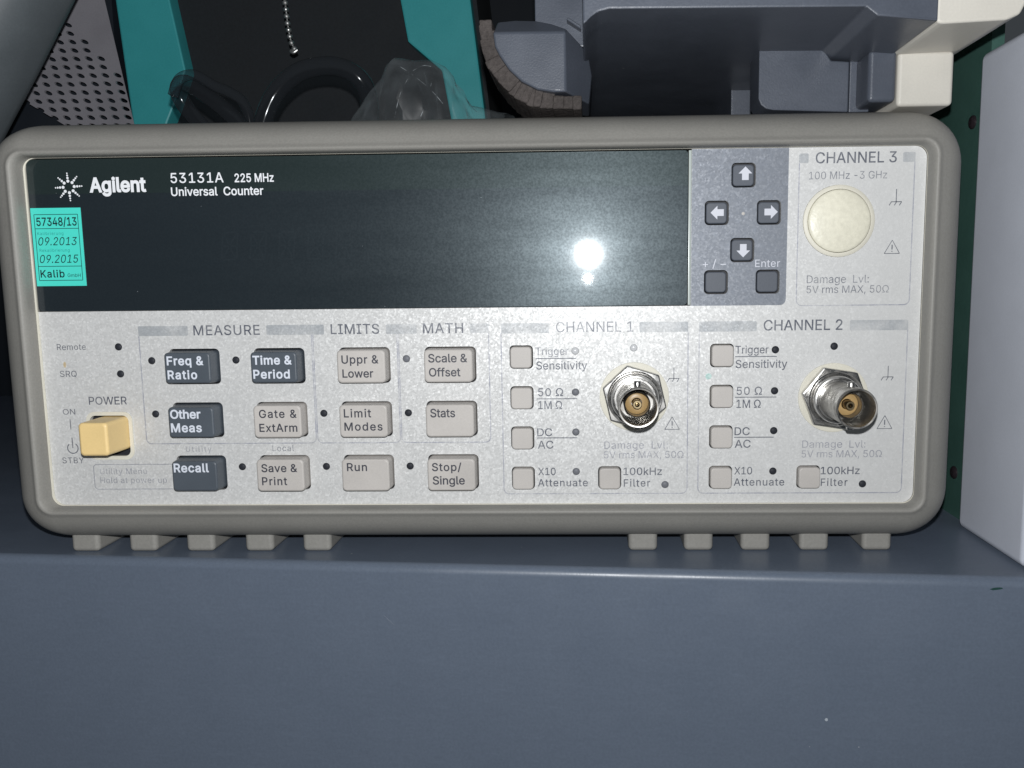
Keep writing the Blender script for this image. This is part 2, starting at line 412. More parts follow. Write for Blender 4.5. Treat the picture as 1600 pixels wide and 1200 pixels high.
# outlines of the sans-serif letters printed on the panel, in thousandths of the size
GLYPHS = {
 ' ': (188, []),
 '&': (448, ['197,-7 165,-5 136,1 110,12 88,26 69,42 54,62 43,84 36,108 34,133 36,154 40,173 47,189 85,235 140,279 216,335 237,352 255,375 262,405 260,420 255,434 245,445 233,454 219,459 201,461 168,453 145,431 137,399 145,363 169,327 204,284 438,0 364,0 171,231 121,293 87,344 81,361 77,379 75,398 77,420 82,440 91,458 102,474 117,488 134,499 154,507 176,512 200,513 224,512 246,507 266,499 283,488 297,475 308,459 317,442 322,424 324,404 315,362 291,325 256,293 154,217 110,174 103,161 98,146 97,131 98,115 102,101 109,87 118,76 130,66 143,57 158,51 175,48 193,46 213,48 232,52 251,59 301,95 315,112 327,131 336,151 343,174 348,198 349,224 408,224 406,194 403,167 397,144 371,92 345,62 333,47 315,30 294,17 271,7 246,-1 221,-5']),
 '+': (453, ['198,34 198,364 255,364 255,34', '61,172 61,226 391,226 391,172']),
 ',': (188, ['38,-119 68,71 137,71 84,-119']),
 '-': (453, ['337,244 337,188 114,188 114,244']),
 '.': (188, ['95,-4 83,-3 73,1 63,9 55,18 51,29 50,41 51,53 55,64 63,73 73,81 83,85 95,87 107,85 118,81 128,73 135,64 140,53 141,41 140,29 135,18 128,9 118,1 107,-3']),
 '/': (249, ['235,533 71,-76 14,-76 178,533']),
 '0': (453, ['227,-7 191,-3 158,7 130,24 105,48 85,77 69,113 57,155 50,202 48,254 50,306 57,353 69,395 85,431 106,461 130,484 159,502 191,512 227,516 262,512 295,502 323,484 348,461 368,431 384,395 396,353 403,306 405,254 403,202 396,155 384,113 368,77 348,48 323,24 295,7 263,-3', '227,50 250,52 271,60 290,74 306,92 320,116 330,144 338,176 342,213 344,254 342,295 338,332 330,365 320,393 306,416 290,435 271,449 250,457 227,460 203,457 182,449 163,435 147,416 134,393 123,365 115,332 111,295 109,254 111,213 115,176 123,144 134,116 147,92 163,74 182,60 203,52']),
 '1': (453, ['76,0 76,55 391,55 391,0', '276,509 276,0 212,0 212,448 209,448 86,358 86,427 198,509']),
 '2': (453, ['64,0 64,47 234,229 282,282 311,327 320,371 319,389 315,405 308,419 298,431 287,441 273,449 224,460 205,458 188,454 172,447 159,438 148,427 139,413 132,398 128,381 127,362 66,362 68,391 75,418 86,442 102,464 121,482 143,496 168,507 196,513 225,516 254,513 281,507 306,497 328,482 346,465 361,445 372,423 379,398 381,372 371,318 336,259 267,180 153,60 153,57 389,57 389,0']),
 '3': (453, ['218,-7 188,-5 159,1 133,10 108,22 88,38 70,57 57,79 48,104 44,132 109,132 112,115 118,100 126,87 137,76 150,66 165,59 219,50 275,61 291,69 304,80 315,93 323,108 328,125 329,145 328,163 323,180 316,196 306,211 292,223 275,234 254,241 229,246 201,248 157,248 157,299 288,448 288,452 70,452 70,509 372,509 372,461 211,278 211,289 247,290 279,286 308,276 333,262 354,244 371,222 383,198 391,173 393,145 390,116 383,90 370,66 354,45 333,27 309,12 281,2 251,-5']),
 '4': (453, ['40,105 40,158 247,509 311,509 109,166 109,163 413,163 413,105', '282,0 282,121 282,146 282,318 343,318 343,0']),
 '5': (453, ['221,-7 192,-5 165,1 140,11 118,25 99,41 83,60 71,82 63,105 60,130 122,130 125,115 130,102 138,89 173,60 221,50 241,51 259,56 276,64 291,75 304,89 314,104 322,122 326,141 328,162 326,183 321,203 314,221 303,237 290,251 275,262 257,270 238,275 218,277 167,268 128,246 67,253 96,509 366,509 366,452 151,452 134,301 178,325 229,334 252,332 274,328 294,321 313,311 330,299 345,285 358,269 370,251 379,231 386,210 390,187 391,163 388,132 381,102 369,76 352,52 332,32 309,15 282,3 253,-4']),
 '7': (453, ['97,0 323,448 323,452 62,452 62,509 391,509 391,449 165,0']),
 '8': (453, ['226,-7 193,-5 163,1 136,11 111,25 91,42 74,62 62,84 54,109 52,135 53,156 58,176 65,195 75,212 87,228 101,241 117,252 134,260 153,265 129,276 109,289 93,308 80,330 73,354 70,380 73,405 79,429 90,450 106,469 124,485 146,498 170,508 197,514 226,516 255,514 282,508 306,498 328,485 346,469 361,450 373,429 379,405 382,380 379,354 372,330 359,308 343,289 323,276 300,267 319,260 335,252 351,241 365,228 377,212 387,195 395,176 399,156 401,135 398,109 391,84 378,62 362,42 341,25 317,11 289,1 259,-5', '226,49 248,50 267,54 285,60 300,69 313,79 323,91 331,106 335,121 337,139 335,157 330,173 322,189 312,202 298,213 283,223 265,230 247,234 226,235 206,234 187,230 169,223 154,213 140,202 130,189 122,173 117,157 115,139 117,121 121,106 129,91 139,79 152,69 167,60 185,54 205,50', '226,290 274,300 287,308 298,318 307,330 314,344 318,359 319,376 318,392 314,407 308,420 299,432 288,442 275,449 226,460 177,449 164,442 153,432 145,420 138,407 134,392 133,376 134,359 138,344 145,330 154,318 165,308 178,300']),
 '9': (453, ['226,516 256,513 285,506 310,494 333,478 352,458 368,434 380,408 387,378 389,347 387,322 382,296 373,270 315,168 200,0 130,0 301,248 307,248 287,221 257,202 218,195 188,197 161,203 137,214 116,229 98,247 83,269 72,294 66,321 64,352 66,382 73,411 85,436 101,459 120,479 143,494 168,506 196,513', '226,460 207,459 190,454 174,446 160,435 148,423 138,407 131,390 127,372 125,352 127,331 131,313 138,295 148,280 160,268 174,257 190,250 207,245 226,243 245,245 263,249 279,257 293,267 305,280 314,295 322,312 326,330 327,350 326,371 322,390 314,407 305,422 293,435 279,446 263,454 245,459']),
 ':': (188, ['95,-4 83,-3 73,1 63,9 55,18 51,29 50,41 51,53 55,64 63,73 73,81 83,85 95,87 107,85 118,81 128,73 135,64 140,53 141,41 140,29 135,18 128,9 118,1 107,-3', '95,271 83,272 73,277 63,284 55,294 51,304 50,316 51,328 55,339 63,349 73,356 83,360 95,362 107,360 118,356 128,349 135,339 140,328 141,316 140,304 135,294 128,284 118,277 107,272']),
 'A': (480, ['16,0 201,509 276,509 463,0 395,0 287,302 264,372 232,478 245,478 213,371 191,302 85,0', '110,142 110,199 370,199 370,142']),
 'B': (456, ['60,0 60,509 241,509 274,507 304,501 329,491 350,477 367,461 381,442 390,421 396,398 398,374 397,353 393,336 387,320 356,286 315,267 315,262 331,260 347,254 363,245 378,234 391,220 402,203 411,184 416,161 418,136 416,111 410,88 400,67 386,48 368,31 344,18 317,8 284,2 247,0', '125,57 245,57 281,60 309,67 330,80 344,96 353,115 355,137 354,153 350,169 342,184 333,197 320,209 306,218 289,225 269,229 248,231 125,231', '125,285 238,285 288,296 302,304 314,314 323,326 330,340 335,355 336,372 333,393 326,412 313,429 294,442 270,449 240,452 125,452']),
 'C': (510, ['267,-7 225,-3 186,7 150,25 119,49 92,79 70,115 53,157 44,203 40,254 44,305 53,352 70,393 92,429 119,459 150,484 186,501 225,512 267,516 340,504 362,496 383,485 402,471 419,456 435,438 448,418 459,397 467,373 473,348 408,348 389,395 357,428 315,449 267,456 237,453 209,445 184,432 161,414 141,391 125,364 113,332 106,295 103,254 106,213 113,177 125,145 141,117 161,94 184,76 210,63 237,56 267,53 315,60 357,81 389,114 408,160 473,160 467,135 459,112 448,91 435,71 420,53 402,38 383,24 363,13 341,5 317,-2 293,-6']),
 'D': (502, ['219,0 96,0 96,57 215,57 254,60 288,68 318,81 343,99 363,122 379,149 390,181 397,216 399,255 397,294 390,329 379,361 364,388 344,410 320,428 291,441 258,449 221,452 93,452 93,509 225,509 273,505 315,495 353,478 385,455 412,426 433,391 449,351 458,306 462,255 458,205 449,159 433,119 411,83 384,54 351,31 312,14 268,3', '125,509 125,0 60,0 60,509']),
 'E': (419, ['60,0 60,509 372,509 372,452 125,452 125,286 355,286 355,229 125,229 125,57 375,57 375,0']),
 'F': (410, ['60,0 60,509 369,509 369,452 125,452 125,278 346,278 346,221 125,221 125,0']),
 'G': (520, ['269,-7 225,-3 185,7 149,25 118,49 91,79 69,116 53,157 43,203 40,254 43,305 53,352 69,393 91,429 117,459 149,484 184,501 223,512 265,516 291,514 316,510 340,504 363,494 384,483 403,469 421,453 436,436 449,416 460,395 468,373 474,349 408,349 387,393 356,427 315,448 265,456 236,453 209,445 183,432 160,414 141,392 125,364 113,332 106,295 103,254 106,213 113,177 125,145 141,117 161,95 184,76 210,63 238,56 269,53 296,55 322,61 345,71 365,85 382,102 396,123 407,147 413,173 415,202 434,199 283,199 283,256 478,256 478,200 475,160 466,124 451,91 431,62 406,38 377,19 344,5 308,-4']),
 'H': (517, ['60,0 60,509 125,509 125,289 392,289 392,509 457,509 457,0 392,0 392,232 125,232 125,0']),
 'I': (300, ['31,0 31,57 118,57 118,452 31,452 31,509 269,509 269,452 183,452 183,57 269,57 269,0']),
 'K': (467, ['104,145 104,216 139,261 174,303 212,344 364,509 448,509 231,276 228,276', '60,0 60,509 125,509 125,334 124,225 125,193 125,0', '372,0 188,259 228,309 449,0']),
 'L': (393, ['60,0 60,509 125,509 125,57 361,57 361,0']),
 'M': (628, ['60,0 60,509 152,509 277,187 287,159 299,123 311,84 322,49 307,49 318,83 330,121 342,158 352,187 476,509 568,509 568,0 504,0 504,291 504,327 505,369 506,413 507,457 513,457 498,409 482,363 467,322 456,291 342,0 286,0 170,291 159,321 145,361 129,408 112,457 119,457 120,416 121,372 122,328 122,291 122,0']),
 'N': (523, ['60,0 60,509 136,509 343,183 363,151 388,107 414,55 405,54 401,108 399,157 399,195 399,509 463,509 463,0 387,0 202,290 177,331 148,381 108,452 119,454 122,384 124,328 125,291 125,0']),
 'O': (533, ['267,-7 225,-3 186,7 150,25 119,49 92,79 70,115 53,157 44,203 40,254 44,305 53,352 70,393 92,429 119,459 150,484 186,501 225,512 267,516 309,512 348,501 384,484 415,459 442,429 464,393 480,352 490,305 493,254 490,203 480,157 464,115 442,79 415,49 384,25 348,7 309,-3', '267,53 296,55 324,63 349,76 372,94 392,116 408,144 420,176 428,213 430,254 428,295 420,332 408,365 392,392 372,415 349,433 324,446 296,453 267,456 237,453 210,445 184,433 161,415 142,392 125,364 113,332 106,295 103,254 106,213 113,176 125,144 142,117 161,94 184,76 210,63 237,55']),
 'P': (445, ['60,0 60,509 235,509 272,506 305,499 332,487 356,471 375,452 390,430 400,404 407,377 409,348 407,318 400,291 390,265 375,243 356,223 332,207 305,195 272,188 235,186 109,186 109,242 233,242 257,244 279,248 297,256 312,266 324,279 333,294 339,310 343,328 344,348 343,367 339,385 333,402 324,416 312,428 297,439 279,446 257,451 232,452 125,452 125,0']),
 'Q': (533, ['245,159 313,159 369,85 384,65 468,-48 401,-48 346,27 331,46', '267,-7 225,-3 186,7 150,25 119,49 92,79 70,115 53,157 44,203 40,254 44,305 53,352 70,393 92,429 119,459 150,484 186,501 225,512 267,516 309,512 348,501 384,484 415,459 442,429 464,393 480,352 490,305 493,254 490,203 480,157 464,115 442,79 415,49 384,25 348,7 309,-3', '267,53 296,55 324,63 349,76 372,94 392,116 408,144 420,176 428,213 430,254 428,295 420,332 408,365 392,392 372,415 349,433 324,446 296,453 267,456 237,453 210,445 184,433 161,415 142,392 125,364 113,332 106,295 103,254 106,213 113,176 125,144 142,117 161,94 184,76 210,63 237,55']),
 'R': (449, ['60,0 60,509 236,509 273,506 305,500 333,489 356,473 376,455 390,433 401,408 407,381 409,352 407,323 401,296 390,271 376,250 356,232 333,217 305,206 273,200 236,198 96,198 96,255 234,255 258,256 280,260 298,267 313,276 325,287 334,300 340,316 344,333 345,352 344,371 340,389 334,405 325,419 313,430 298,440 279,446 258,451 233,452 125,452 125,0', '353,0 230,229 303,229 428,0']),
 'S': (447, ['224,-9 188,-7 156,-1 128,9 102,23 81,40 64,60 51,83 42,109 38,137 104,137 108,118 114,102 123,88 136,76 150,66 166,59 224,49 246,50 267,54 286,60 303,69 317,79 329,92 338,106 344,122 346,139 344,154 340,168 332,179 296,205 245,222 184,239 145,253 112,269 86,289 67,313 56,341 52,372 54,400 62,425 75,448 92,468 113,484 138,498 165,508 195,514 227,516 259,514 289,508 316,498 340,484 360,468 377,449 390,427 398,403 401,378 337,378 332,402 320,421 302,437 280,449 254,456 225,459 204,457 185,454 167,448 152,440 139,430 129,418 121,405 117,391 115,376 117,359 122,345 131,334 169,308 212,293 264,279 312,264 359,238 395,198 402,180 407,161 408,139 406,112 399,87 386,64 370,43 349,25 323,11 294,0 261,-7']),
 'T': (449, ['32,452 32,509 417,509 417,452 257,452 257,0 193,0 193,452']),
 'U': (517, ['259,-8 220,-6 186,2 154,15 126,33 103,55 85,80 71,108 63,140 60,173 60,509 124,509 124,178 126,155 132,133 141,113 153,95 169,80 187,68 208,59 232,53 259,52 285,53 309,59 331,68 349,80 364,95 377,113 385,133 391,155 393,178 393,509 457,509 457,173 454,140 446,108 433,80 414,55 391,33 363,15 332,2 297,-6']),
 'V': (480, ['204,0 16,509 84,509 192,206 215,137 248,31 235,31 267,138 290,206 395,509 463,509 278,0']),
 'W': (686, ['155,0 16,509 82,509 163,196 175,145 187,94 197,40 189,40 200,94 211,145 224,196 306,509 380,509 462,196 474,145 486,94 497,40 488,40 499,94 510,145 523,196 603,509 670,509 530,0 455,0 368,323 351,391 336,475 350,475 335,395 318,323 230,0']),
 'X': (474, ['18,0 217,284 217,236 29,509 104,509 178,400 204,361 223,329 243,292 232,292 252,329 272,361 298,400 374,509 446,509 259,239 259,287 456,0 382,0 292,129 268,165 250,195 230,231 244,231 225,196 206,166 182,129 91,0']),
 'Y': (472, ['203,0 203,208 16,509 91,509 192,344 222,292 250,230 224,230 251,293 280,344 381,509 455,509 268,208 268,0']),
 'a': (389, ['160,-9 137,-7 115,-3 94,5 76,15 60,29 48,45 38,63 32,84 30,108 32,128 36,146 43,161 53,174 64,184 78,193 125,211 178,220 234,227 265,235 271,240 274,246 276,255 267,297 240,322 196,331 149,322 118,301 100,274 41,291 51,313 64,331 79,346 95,358 114,368 133,375 194,384 239,379 286,360 300,350 312,336 322,320 330,301 335,278 337,251 337,0 277,0 277,52 272,52 252,25 215,1', '170,45 192,47 211,51 228,59 242,68 254,80 263,93 270,108 274,122 276,138 276,190 259,182 231,176 200,171 175,168 134,159 103,139 97,130 93,118 92,105 102,72 130,52']),
 'b': (424, ['229,-8 208,-7 189,-3 172,4 138,31 118,59 112,59 112,0 53,0 53,509 114,509 114,319 118,319 137,346 171,373 188,379 207,383 229,384 259,382 287,374 313,361 335,342 354,320 370,293 381,261 388,227 390,189 388,151 381,116 370,84 355,57 336,34 313,16 288,3 260,-6', '220,47 242,49 262,55 279,66 294,80 306,97 316,117 323,139 327,163 328,189 327,215 323,239 316,261 307,281 295,298 280,311 262,322 243,328 220,330 198,328 178,322 161,312 147,299 134,282 125,263 118,241 114,216 113,189 114,162 118,138 125,115 135,95 147,78 162,65 179,55 198,49']),
 'c': (396, ['207,-8 174,-5 144,3 117,16 93,35 72,58 56,85 44,116 37,150 34,187 37,225 44,260 56,291 72,318 93,341 117,360 144,374 174,382 207,384 260,377 305,356 340,322 362,277 303,262 290,289 270,311 242,325 207,330 184,328 163,321 145,310 130,296 118,278 108,258 102,236 98,212 96,187 98,163 102,139 108,117 118,97 130,80 145,66 163,55 184,49 207,46 243,52 271,66 292,89 304,117 363,102 341,56 306,21 261,-1']),
 'd': (424, ['195,-8 165,-6 137,3 111,16 89,34 70,57 55,84 43,116 36,151 34,189 36,227 43,261 55,293 70,320 89,342 112,361 137,374 165,382 196,384 218,383 237,379 253,373 287,346 306,319 311,319 311,509 372,509 372,0 313,0 313,59 307,59 287,31 252,4 236,-3 217,-7', '205,47 226,49 246,55 263,65 278,78 290,95 299,115 306,138 310,162 312,189 310,216 306,241 300,263 290,282 278,299 263,312 246,322 227,328 205,330 182,328 162,322 145,311 130,298 118,281 108,261 102,239 98,215 96,189 98,163 102,139 109,117 118,97 130,80 145,66 162,55 182,49']),
 'e': (404, ['212,-8 177,-5 145,3 117,16 92,35 72,58 56,85 44,116 37,150 34,187 36,224 44,258 55,290 71,317 91,340 115,359 142,373 172,382 205,384 266,374 285,366 303,355 319,341 334,324 347,305 357,282 365,256 370,227 371,194 371,169 75,169 75,221 338,221 310,202 308,226 304,248 298,269 288,286 277,301 263,314 246,323 227,328 205,330 183,328 164,323 146,313 131,301 119,286 109,270 102,251 97,231 96,211 96,178 98,151 102,127 110,106 121,88 135,73 151,61 169,53 190,48 212,46 254,53 285,73 306,105 365,91 358,72 348,55 335,39 320,26 302,14 283,4 261,-3 237,-7']),
 'f': (254, ['228,379 228,327 6,327 6,379', '81,0 81,432 82,452 87,470 96,486 107,499 120,510 135,519 187,530 222,527 243,521 227,468 215,472 195,474 178,472 164,468 154,460 147,449 143,435 142,419 142,0']),
 'g': (425, ['207,-151 180,-149 156,-146 134,-140 82,-110 51,-69 101,-41 122,-66 154,-88 207,-97 236,-95 261,-87 282,-75 298,-58 308,-34 311,-6 311,68 306,68 287,41 252,16 236,10 217,6 195,5 165,7 138,14 113,27 90,43 71,65 55,90 43,120 36,154 34,191 36,229 43,263 55,293 71,320 90,342 112,361 138,374 166,382 196,384 218,383 237,379 253,373 288,346 308,319 313,319 313,379 372,379 372,-9 370,-40 363,-67 350,-90 334,-109 314,-124 291,-136 265,-144 237,-149', '205,59 227,61 246,66 264,75 278,87 290,103 300,121 307,142 311,166 312,193 311,219 307,242 300,264 291,283 279,299 264,312 247,322 227,328 205,330 182,328 163,322 145,312 130,298 118,282 109,262 102,241 98,218 96,193 98,167 102,144 109,123 118,104 131,88 145,76 163,66 183,61']),
 'h': (410, ['114,227 114,0 53,0 53,509 114,509 114,287 102,287 116,319 132,344 152,362 175,374 200,382 227,384 252,383 275,377 295,369 313,356 328,340 341,321 350,298 355,271 357,240 357,0 296,0 296,235 293,263 286,286 273,304 256,318 235,326 210,329 192,328 176,324 161,317 147,308 136,297 126,283 119,266 115,248']),
 'i': (167, ['53,0 53,379 114,379 114,0', '84,443 73,444 63,448 54,455 47,463 43,472 41,483 43,494 47,504 54,512 63,518 73,522 84,524 95,522 105,518 114,512 121,504 125,494 126,483 125,472 121,463 114,455 105,448 95,444']),
 'k': (381, ['110,137 110,212 121,212 284,379 360,379 184,199 177,199', '53,0 53,509 114,509 114,0', '294,0 148,186 191,229 372,0']),
 'l': (189, ['139,-2 112,0 91,8 74,20 62,37 55,59 53,84 53,509 114,509 114,99 120,62 126,57 135,53 146,52 160,53 170,54 181,3 162,-1']),
 'm': (610, ['53,0 53,379 112,379 112,295 108,295 114,314 122,331 132,346 172,376 219,386 245,383 268,375 287,361 303,342 314,320 321,295 312,295 318,312 326,329 337,343 381,375 437,386 458,385 478,380 497,372 514,361 529,346 541,328 550,307 555,283 557,255 557,0 496,0 496,254 493,279 485,298 473,313 456,323 438,329 419,330 402,329 387,326 374,320 345,290 335,247 335,0 274,0 274,260 272,280 265,297 253,311 238,322 220,328 199,330 158,320 145,312 135,302 126,289 119,274 115,257 114,238 114,0']),
 'n': (410, ['114,227 114,0 53,0 53,379 112,379 112,287 102,287 116,319 132,344 152,362 175,374 200,382 227,384 252,383 275,377 295,369 313,356 328,340 341,321 350,298 355,271 357,240 357,0 296,0 296,235 293,263 286,286 273,304 256,318 235,326 210,329 192,328 176,324 161,317 147,308 136,297 126,283 119,266 115,248']),
 'o': (415, ['207,-8 174,-5 144,3 117,16 93,35 72,58 56,85 44,116 37,150 34,187 37,225 44,260 56,291 72,318 93,341 117,360 144,374 174,382 207,384 241,382 271,374 299,360 323,341 343,318 359,291 371,260 379,225 381,187 379,150 371,116 359,85 343,58 323,35 299,16 271,3 241,-5', '207,46 231,49 252,55 270,66 285,80 298,97 307,117 314,139 318,163 319,187 318,212 314,236 307,258 298,278 285,296 270,310 252,321 231,328 207,330 184,328 163,321 145,310 130,296 118,278 108,258 102,236 98,212 96,187 98,163 102,139 108,117 118,97 130,80 145,66 163,55 184,49']),
 'p': (424, ['53,-143 53,379 112,379 112,319 118,319 137,346 171,373 188,379 207,383 229,384 259,382 287,374 313,361 335,342 354,320 370,293 381,261 388,227 390,189 388,151 381,116 370,84 355,57 336,34 313,16 288,3 260,-6 229,-8 208,-7 189,-3 173,4 138,31 118,59 114,59 114,-143', '220,47 242,49 262,55 279,66 294,80 306,97 316,117 323,139 327,163 328,189 327,215 323,239 316,261 307,281 295,298 280,311 262,322 243,328 220,330 198,328 178,322 161,312 147,299 134,282 125,263 118,241 114,216 113,189 114,162 118,138 125,115 135,95 147,78 162,65 179,55 198,49']),
 'q': (424, ['372,-143 311,-143 311,59 306,59 287,31 252,4 236,-3 217,-7 195,-8 165,-6 137,3 111,16 89,34 70,57 55,84 43,116 36,151 34,189 36,227 43,261 55,293 70,320 89,342 112,361 137,374 165,382 196,384 218,383 237,379 253,373 287,346 307,319 313,319 313,379 372,379', '205,47 226,49 246,55 263,65 278,78 290,95 299,115 306,138 310,162 312,189 310,216 306,241 300,263 290,282 278,299 263,312 246,322 227,328 205,330 182,328 162,322 145,311 130,298 118,281 108,261 102,239 98,215 96,189 98,163 102,139 109,117 118,97 130,80 145,66 162,55 182,49']),
 'r': (259, ['53,0 53,379 112,379 112,321 115,321 124,339 137,354 152,367 171,377 191,383 213,385 229,384 243,384 243,322 230,324 207,326 190,324 174,321 159,315 146,306 135,296 126,284 119,269 115,254 114,237 114,0']),
 's': (365, ['182,-8 157,-7 133,-3 112,3 93,12 76,24 62,38 50,54 41,73 36,94 94,107 101,87 111,72 124,60 141,52 160,47 181,45 206,47 227,53 244,62 258,74 265,88 268,103 266,115 262,126 254,136 243,144 229,150 212,155 149,170 118,180 92,192 72,208 58,227 50,249 47,274 49,295 55,314 65,332 79,347 95,360 115,370 137,378 161,383 187,384 212,383 234,379 254,372 271,363 286,352 299,339 324,290 268,277 262,291 254,304 243,316 228,325 210,331 187,333 166,331 147,326 131,317 119,305 111,292 109,277 110,264 115,253 124,243 172,223 229,209 261,200 287,187 306,171 320,153 328,131 331,107 329,85 323,65 312,47 298,31 281,18 260,6 236,-2 210,-7']),
 't': (227, ['204,379 204,327 6,327 6,379', '65,471 126,471 126,98 127,83 130,70 136,61 144,55 156,51 170,50 185,51 202,54 213,2 192,-3 168,-4 138,-1 113,7 92,21 77,41 68,64 65,93']),
 'u': (410, ['182,-5 158,-3 135,2 115,11 97,23 82,39 69,59 60,82 54,109 53,139 53,379 114,379 114,144 116,117 124,94 137,75 154,61 175,53 200,50 218,51 234,55 249,62 263,71 274,83 283,97 290,113 295,132 296,153 296,379 357,379 357,0 298,0 298,92 307,92 294,60 277,35 257,17 234,5 209,-3']),
 'v': (389, ['163,0 17,379 84,379 165,155 187,87 206,21 184,21 203,87 224,155 305,379 371,379 226,0']),
 'w': (567, ['138,0 23,379 87,379 133,214 154,137 175,41 165,41 186,135 206,214 252,379 316,379 362,214 382,136 402,41 391,41 413,135 434,214 480,379 545,379 429,0 368,0 319,172 305,225 291,280 277,338 291,338 277,280 263,225 248,172 199,0']),
 'x': (379, ['21,0 171,218 171,171 29,379 100,379 147,306 179,253 207,206 175,206 202,253 233,306 282,379 352,379 209,169 209,214 358,0 287,0 231,85 200,136 173,182 205,182 178,136 148,85 91,0']),
 'y': (389, ['47,-139 61,-86 71,-87 104,-89 130,-74 151,-36 163,-1 17,379 84,379 165,155 187,87 206,21 184,21 202,87 224,155 305,379 371,379 204,-58 177,-107 139,-136 91,-145 65,-143']),
 'z': (380, ['42,0 42,46 254,320 254,323 48,323 48,379 333,379 333,331 126,60 126,56 339,56 339,0']),
 'Ω': (536, ['42,0 42,57 166,57 166,81 140,91 117,104 97,121 80,141 66,164 55,189 47,217 42,247 40,278 42,312 48,344 57,374 69,401 85,426 104,449 125,469 149,485 176,498 205,508 235,514 268,516 300,514 331,508 360,498 386,485 410,469 432,449 450,426 466,401 479,374 488,344 494,312 495,278 494,247 489,217 481,189 470,164 456,141 439,121 419,104 396,91 370,81 370,57 494,57 494,0 311,0 311,102 346,115 375,136 399,163 417,195 427,234 431,277 428,313 422,344 410,373 395,397 376,418 354,434 328,446 299,453 268,455 237,453 208,446 182,434 160,418 141,397 125,373 114,344 107,313 105,277 109,234 119,196 136,163 160,136 190,116 225,102 225,0']),
 '−': (453, ['386,228 386,170 67,170 67,228']),
}

def glyph_loops(c, off):
    adv, loops = GLYPHS[c]; out = []
    for L_ in loops:
        P = [Vector([float(t) for t in q_.split(',')]) / 1000 for q_ in L_.split()]
        n = len(P); Q = []
        for i in range(n):
            a, b_, c_ = P[i - 1], P[i], P[(i + 1) % n]
            d1 = (b_ - a).normalized(); d2 = (c_ - b_).normalized()
            n1 = Vector((d1.y, -d1.x)); n2 = Vector((d2.y, -d2.x)); m_ = n1 + n2
            if m_.length < 0.3: m_ = n1
            m_.normalize(); k = min(1.6, 1.0 / max(0.4, m_.dot(n1)))
            Q.append(b_ + m_ * off * k * OUT)
        out.append(Q)
    return adv / 1000, out
def _area(P): return sum(P[i - 1][0] * P[i][1] - P[i][0] * P[i - 1][1] for i in range(len(P))) / 2
OUT = 1.0
OUT = 1.0 if _area(glyph_loops('H', 0)[1][0]) > 0 else -1.0
CAP_H = max(p.y for p in glyph_loops('H', 0)[1][0])
from mathutils.geometry import delaunay_2d_cdt
GTRI = {}
def glyph_tris(c, off):
    """triangles of one letter, kept where the outline winds round them"""
    if (c, off) not in GTRI:
        adv, loops = glyph_loops(c, off)
        pts, faces = [], []
        for L_ in loops: faces.append(list(range(len(pts), len(pts) + len(L_)))); pts += L_
        V, F = [], []
        if pts:
            V, _, tri, *_r = delaunay_2d_cdt(pts, [], faces, 1, 1e-5)
            for t in tri:
                cx = sum(V[i].x for i in t) / 3; cy = sum(V[i].y for i in t) / 3; wn = 0
                for L_ in loops:
                    for i in range(len(L_)):
                        a, b_ = L_[i - 1], L_[i]
                        if (a.y > cy) != (b_.y > cy) and cx < a.x + (cy - a.y) / (b_.y - a.y) * (b_.x - a.x): wn += 1 if b_.y > a.y else -1
                if wn: F.append(tuple(t))
        GTRI[(c, off)] = (adv, [(p.x, p.y) for p in V], F)
    return GTRI[(c, off)]
def raw_text(s, off, spacing):
    V, F, x = [], [], 0.0
    for c in s:
        adv, v_, f_ = glyph_tris(c, off); k = len(V)
        V += [(x + p[0], p[1]) for p in v_]; F += [tuple(i + k for i in t) for t in f_]
        x += adv + (spacing - 1.0) * 0.55
    return V, F
def text(name, s, x0, zb, w, h, y, mat, parent, weight=0, italic=0):
    """print of width w and capital height h standing on the baseline zb"""
    off = (0.0, 0.007, 0.014, 0.022, 0.03)[weight]
    sz = h / CAP_H; sp = 1.0
    V, F = raw_text(s, off, sp)
    nat = (max(p[0] for p in V) - min(p[0] for p in V)) * sz
    if len(s) > 2 and w > nat * 1.04:
        sp = min(1.35, 1.0 + 0.85 * (w / nat - 1.0)); V, F = raw_text(s, off, sp)
    mn, mxx = min(p[0] for p in V), max(p[0] for p in V)
    kx = w / (mxx - mn)
    if italic: kx = (w - 0.2 * h) / (mxx - mn)
    VV = [(x0 + (p[0] - mn) * kx + (0.2 * p[1] * sz if italic else 0), y, zb + p[1] * sz) for p in V]
    return part(name, (VV, F), mat, parent, smooth=0)
def stroke(pts, w, y, closed=False):
    """thin printed line along pts (x,z)"""
    V, F = [], []
    n = len(pts)
    for i in range(n if closed else n - 1):
        a, b_ = Vector(pts[i]), Vector(pts[(i + 1) % n]); d = (b_ - a)
        if d.length < 1e-6: continue
        d.normalize(); q = Vector((-d.y, d.x)) * w / 2; e = d * 0.0
        k = len(V)
        for p in (a - e - q, b_ + e - q, b_ + e + q, a - e + q): V.append((p.x, y, p.y))
        F.append((k, k + 1, k + 2, k + 3))
    return V, F

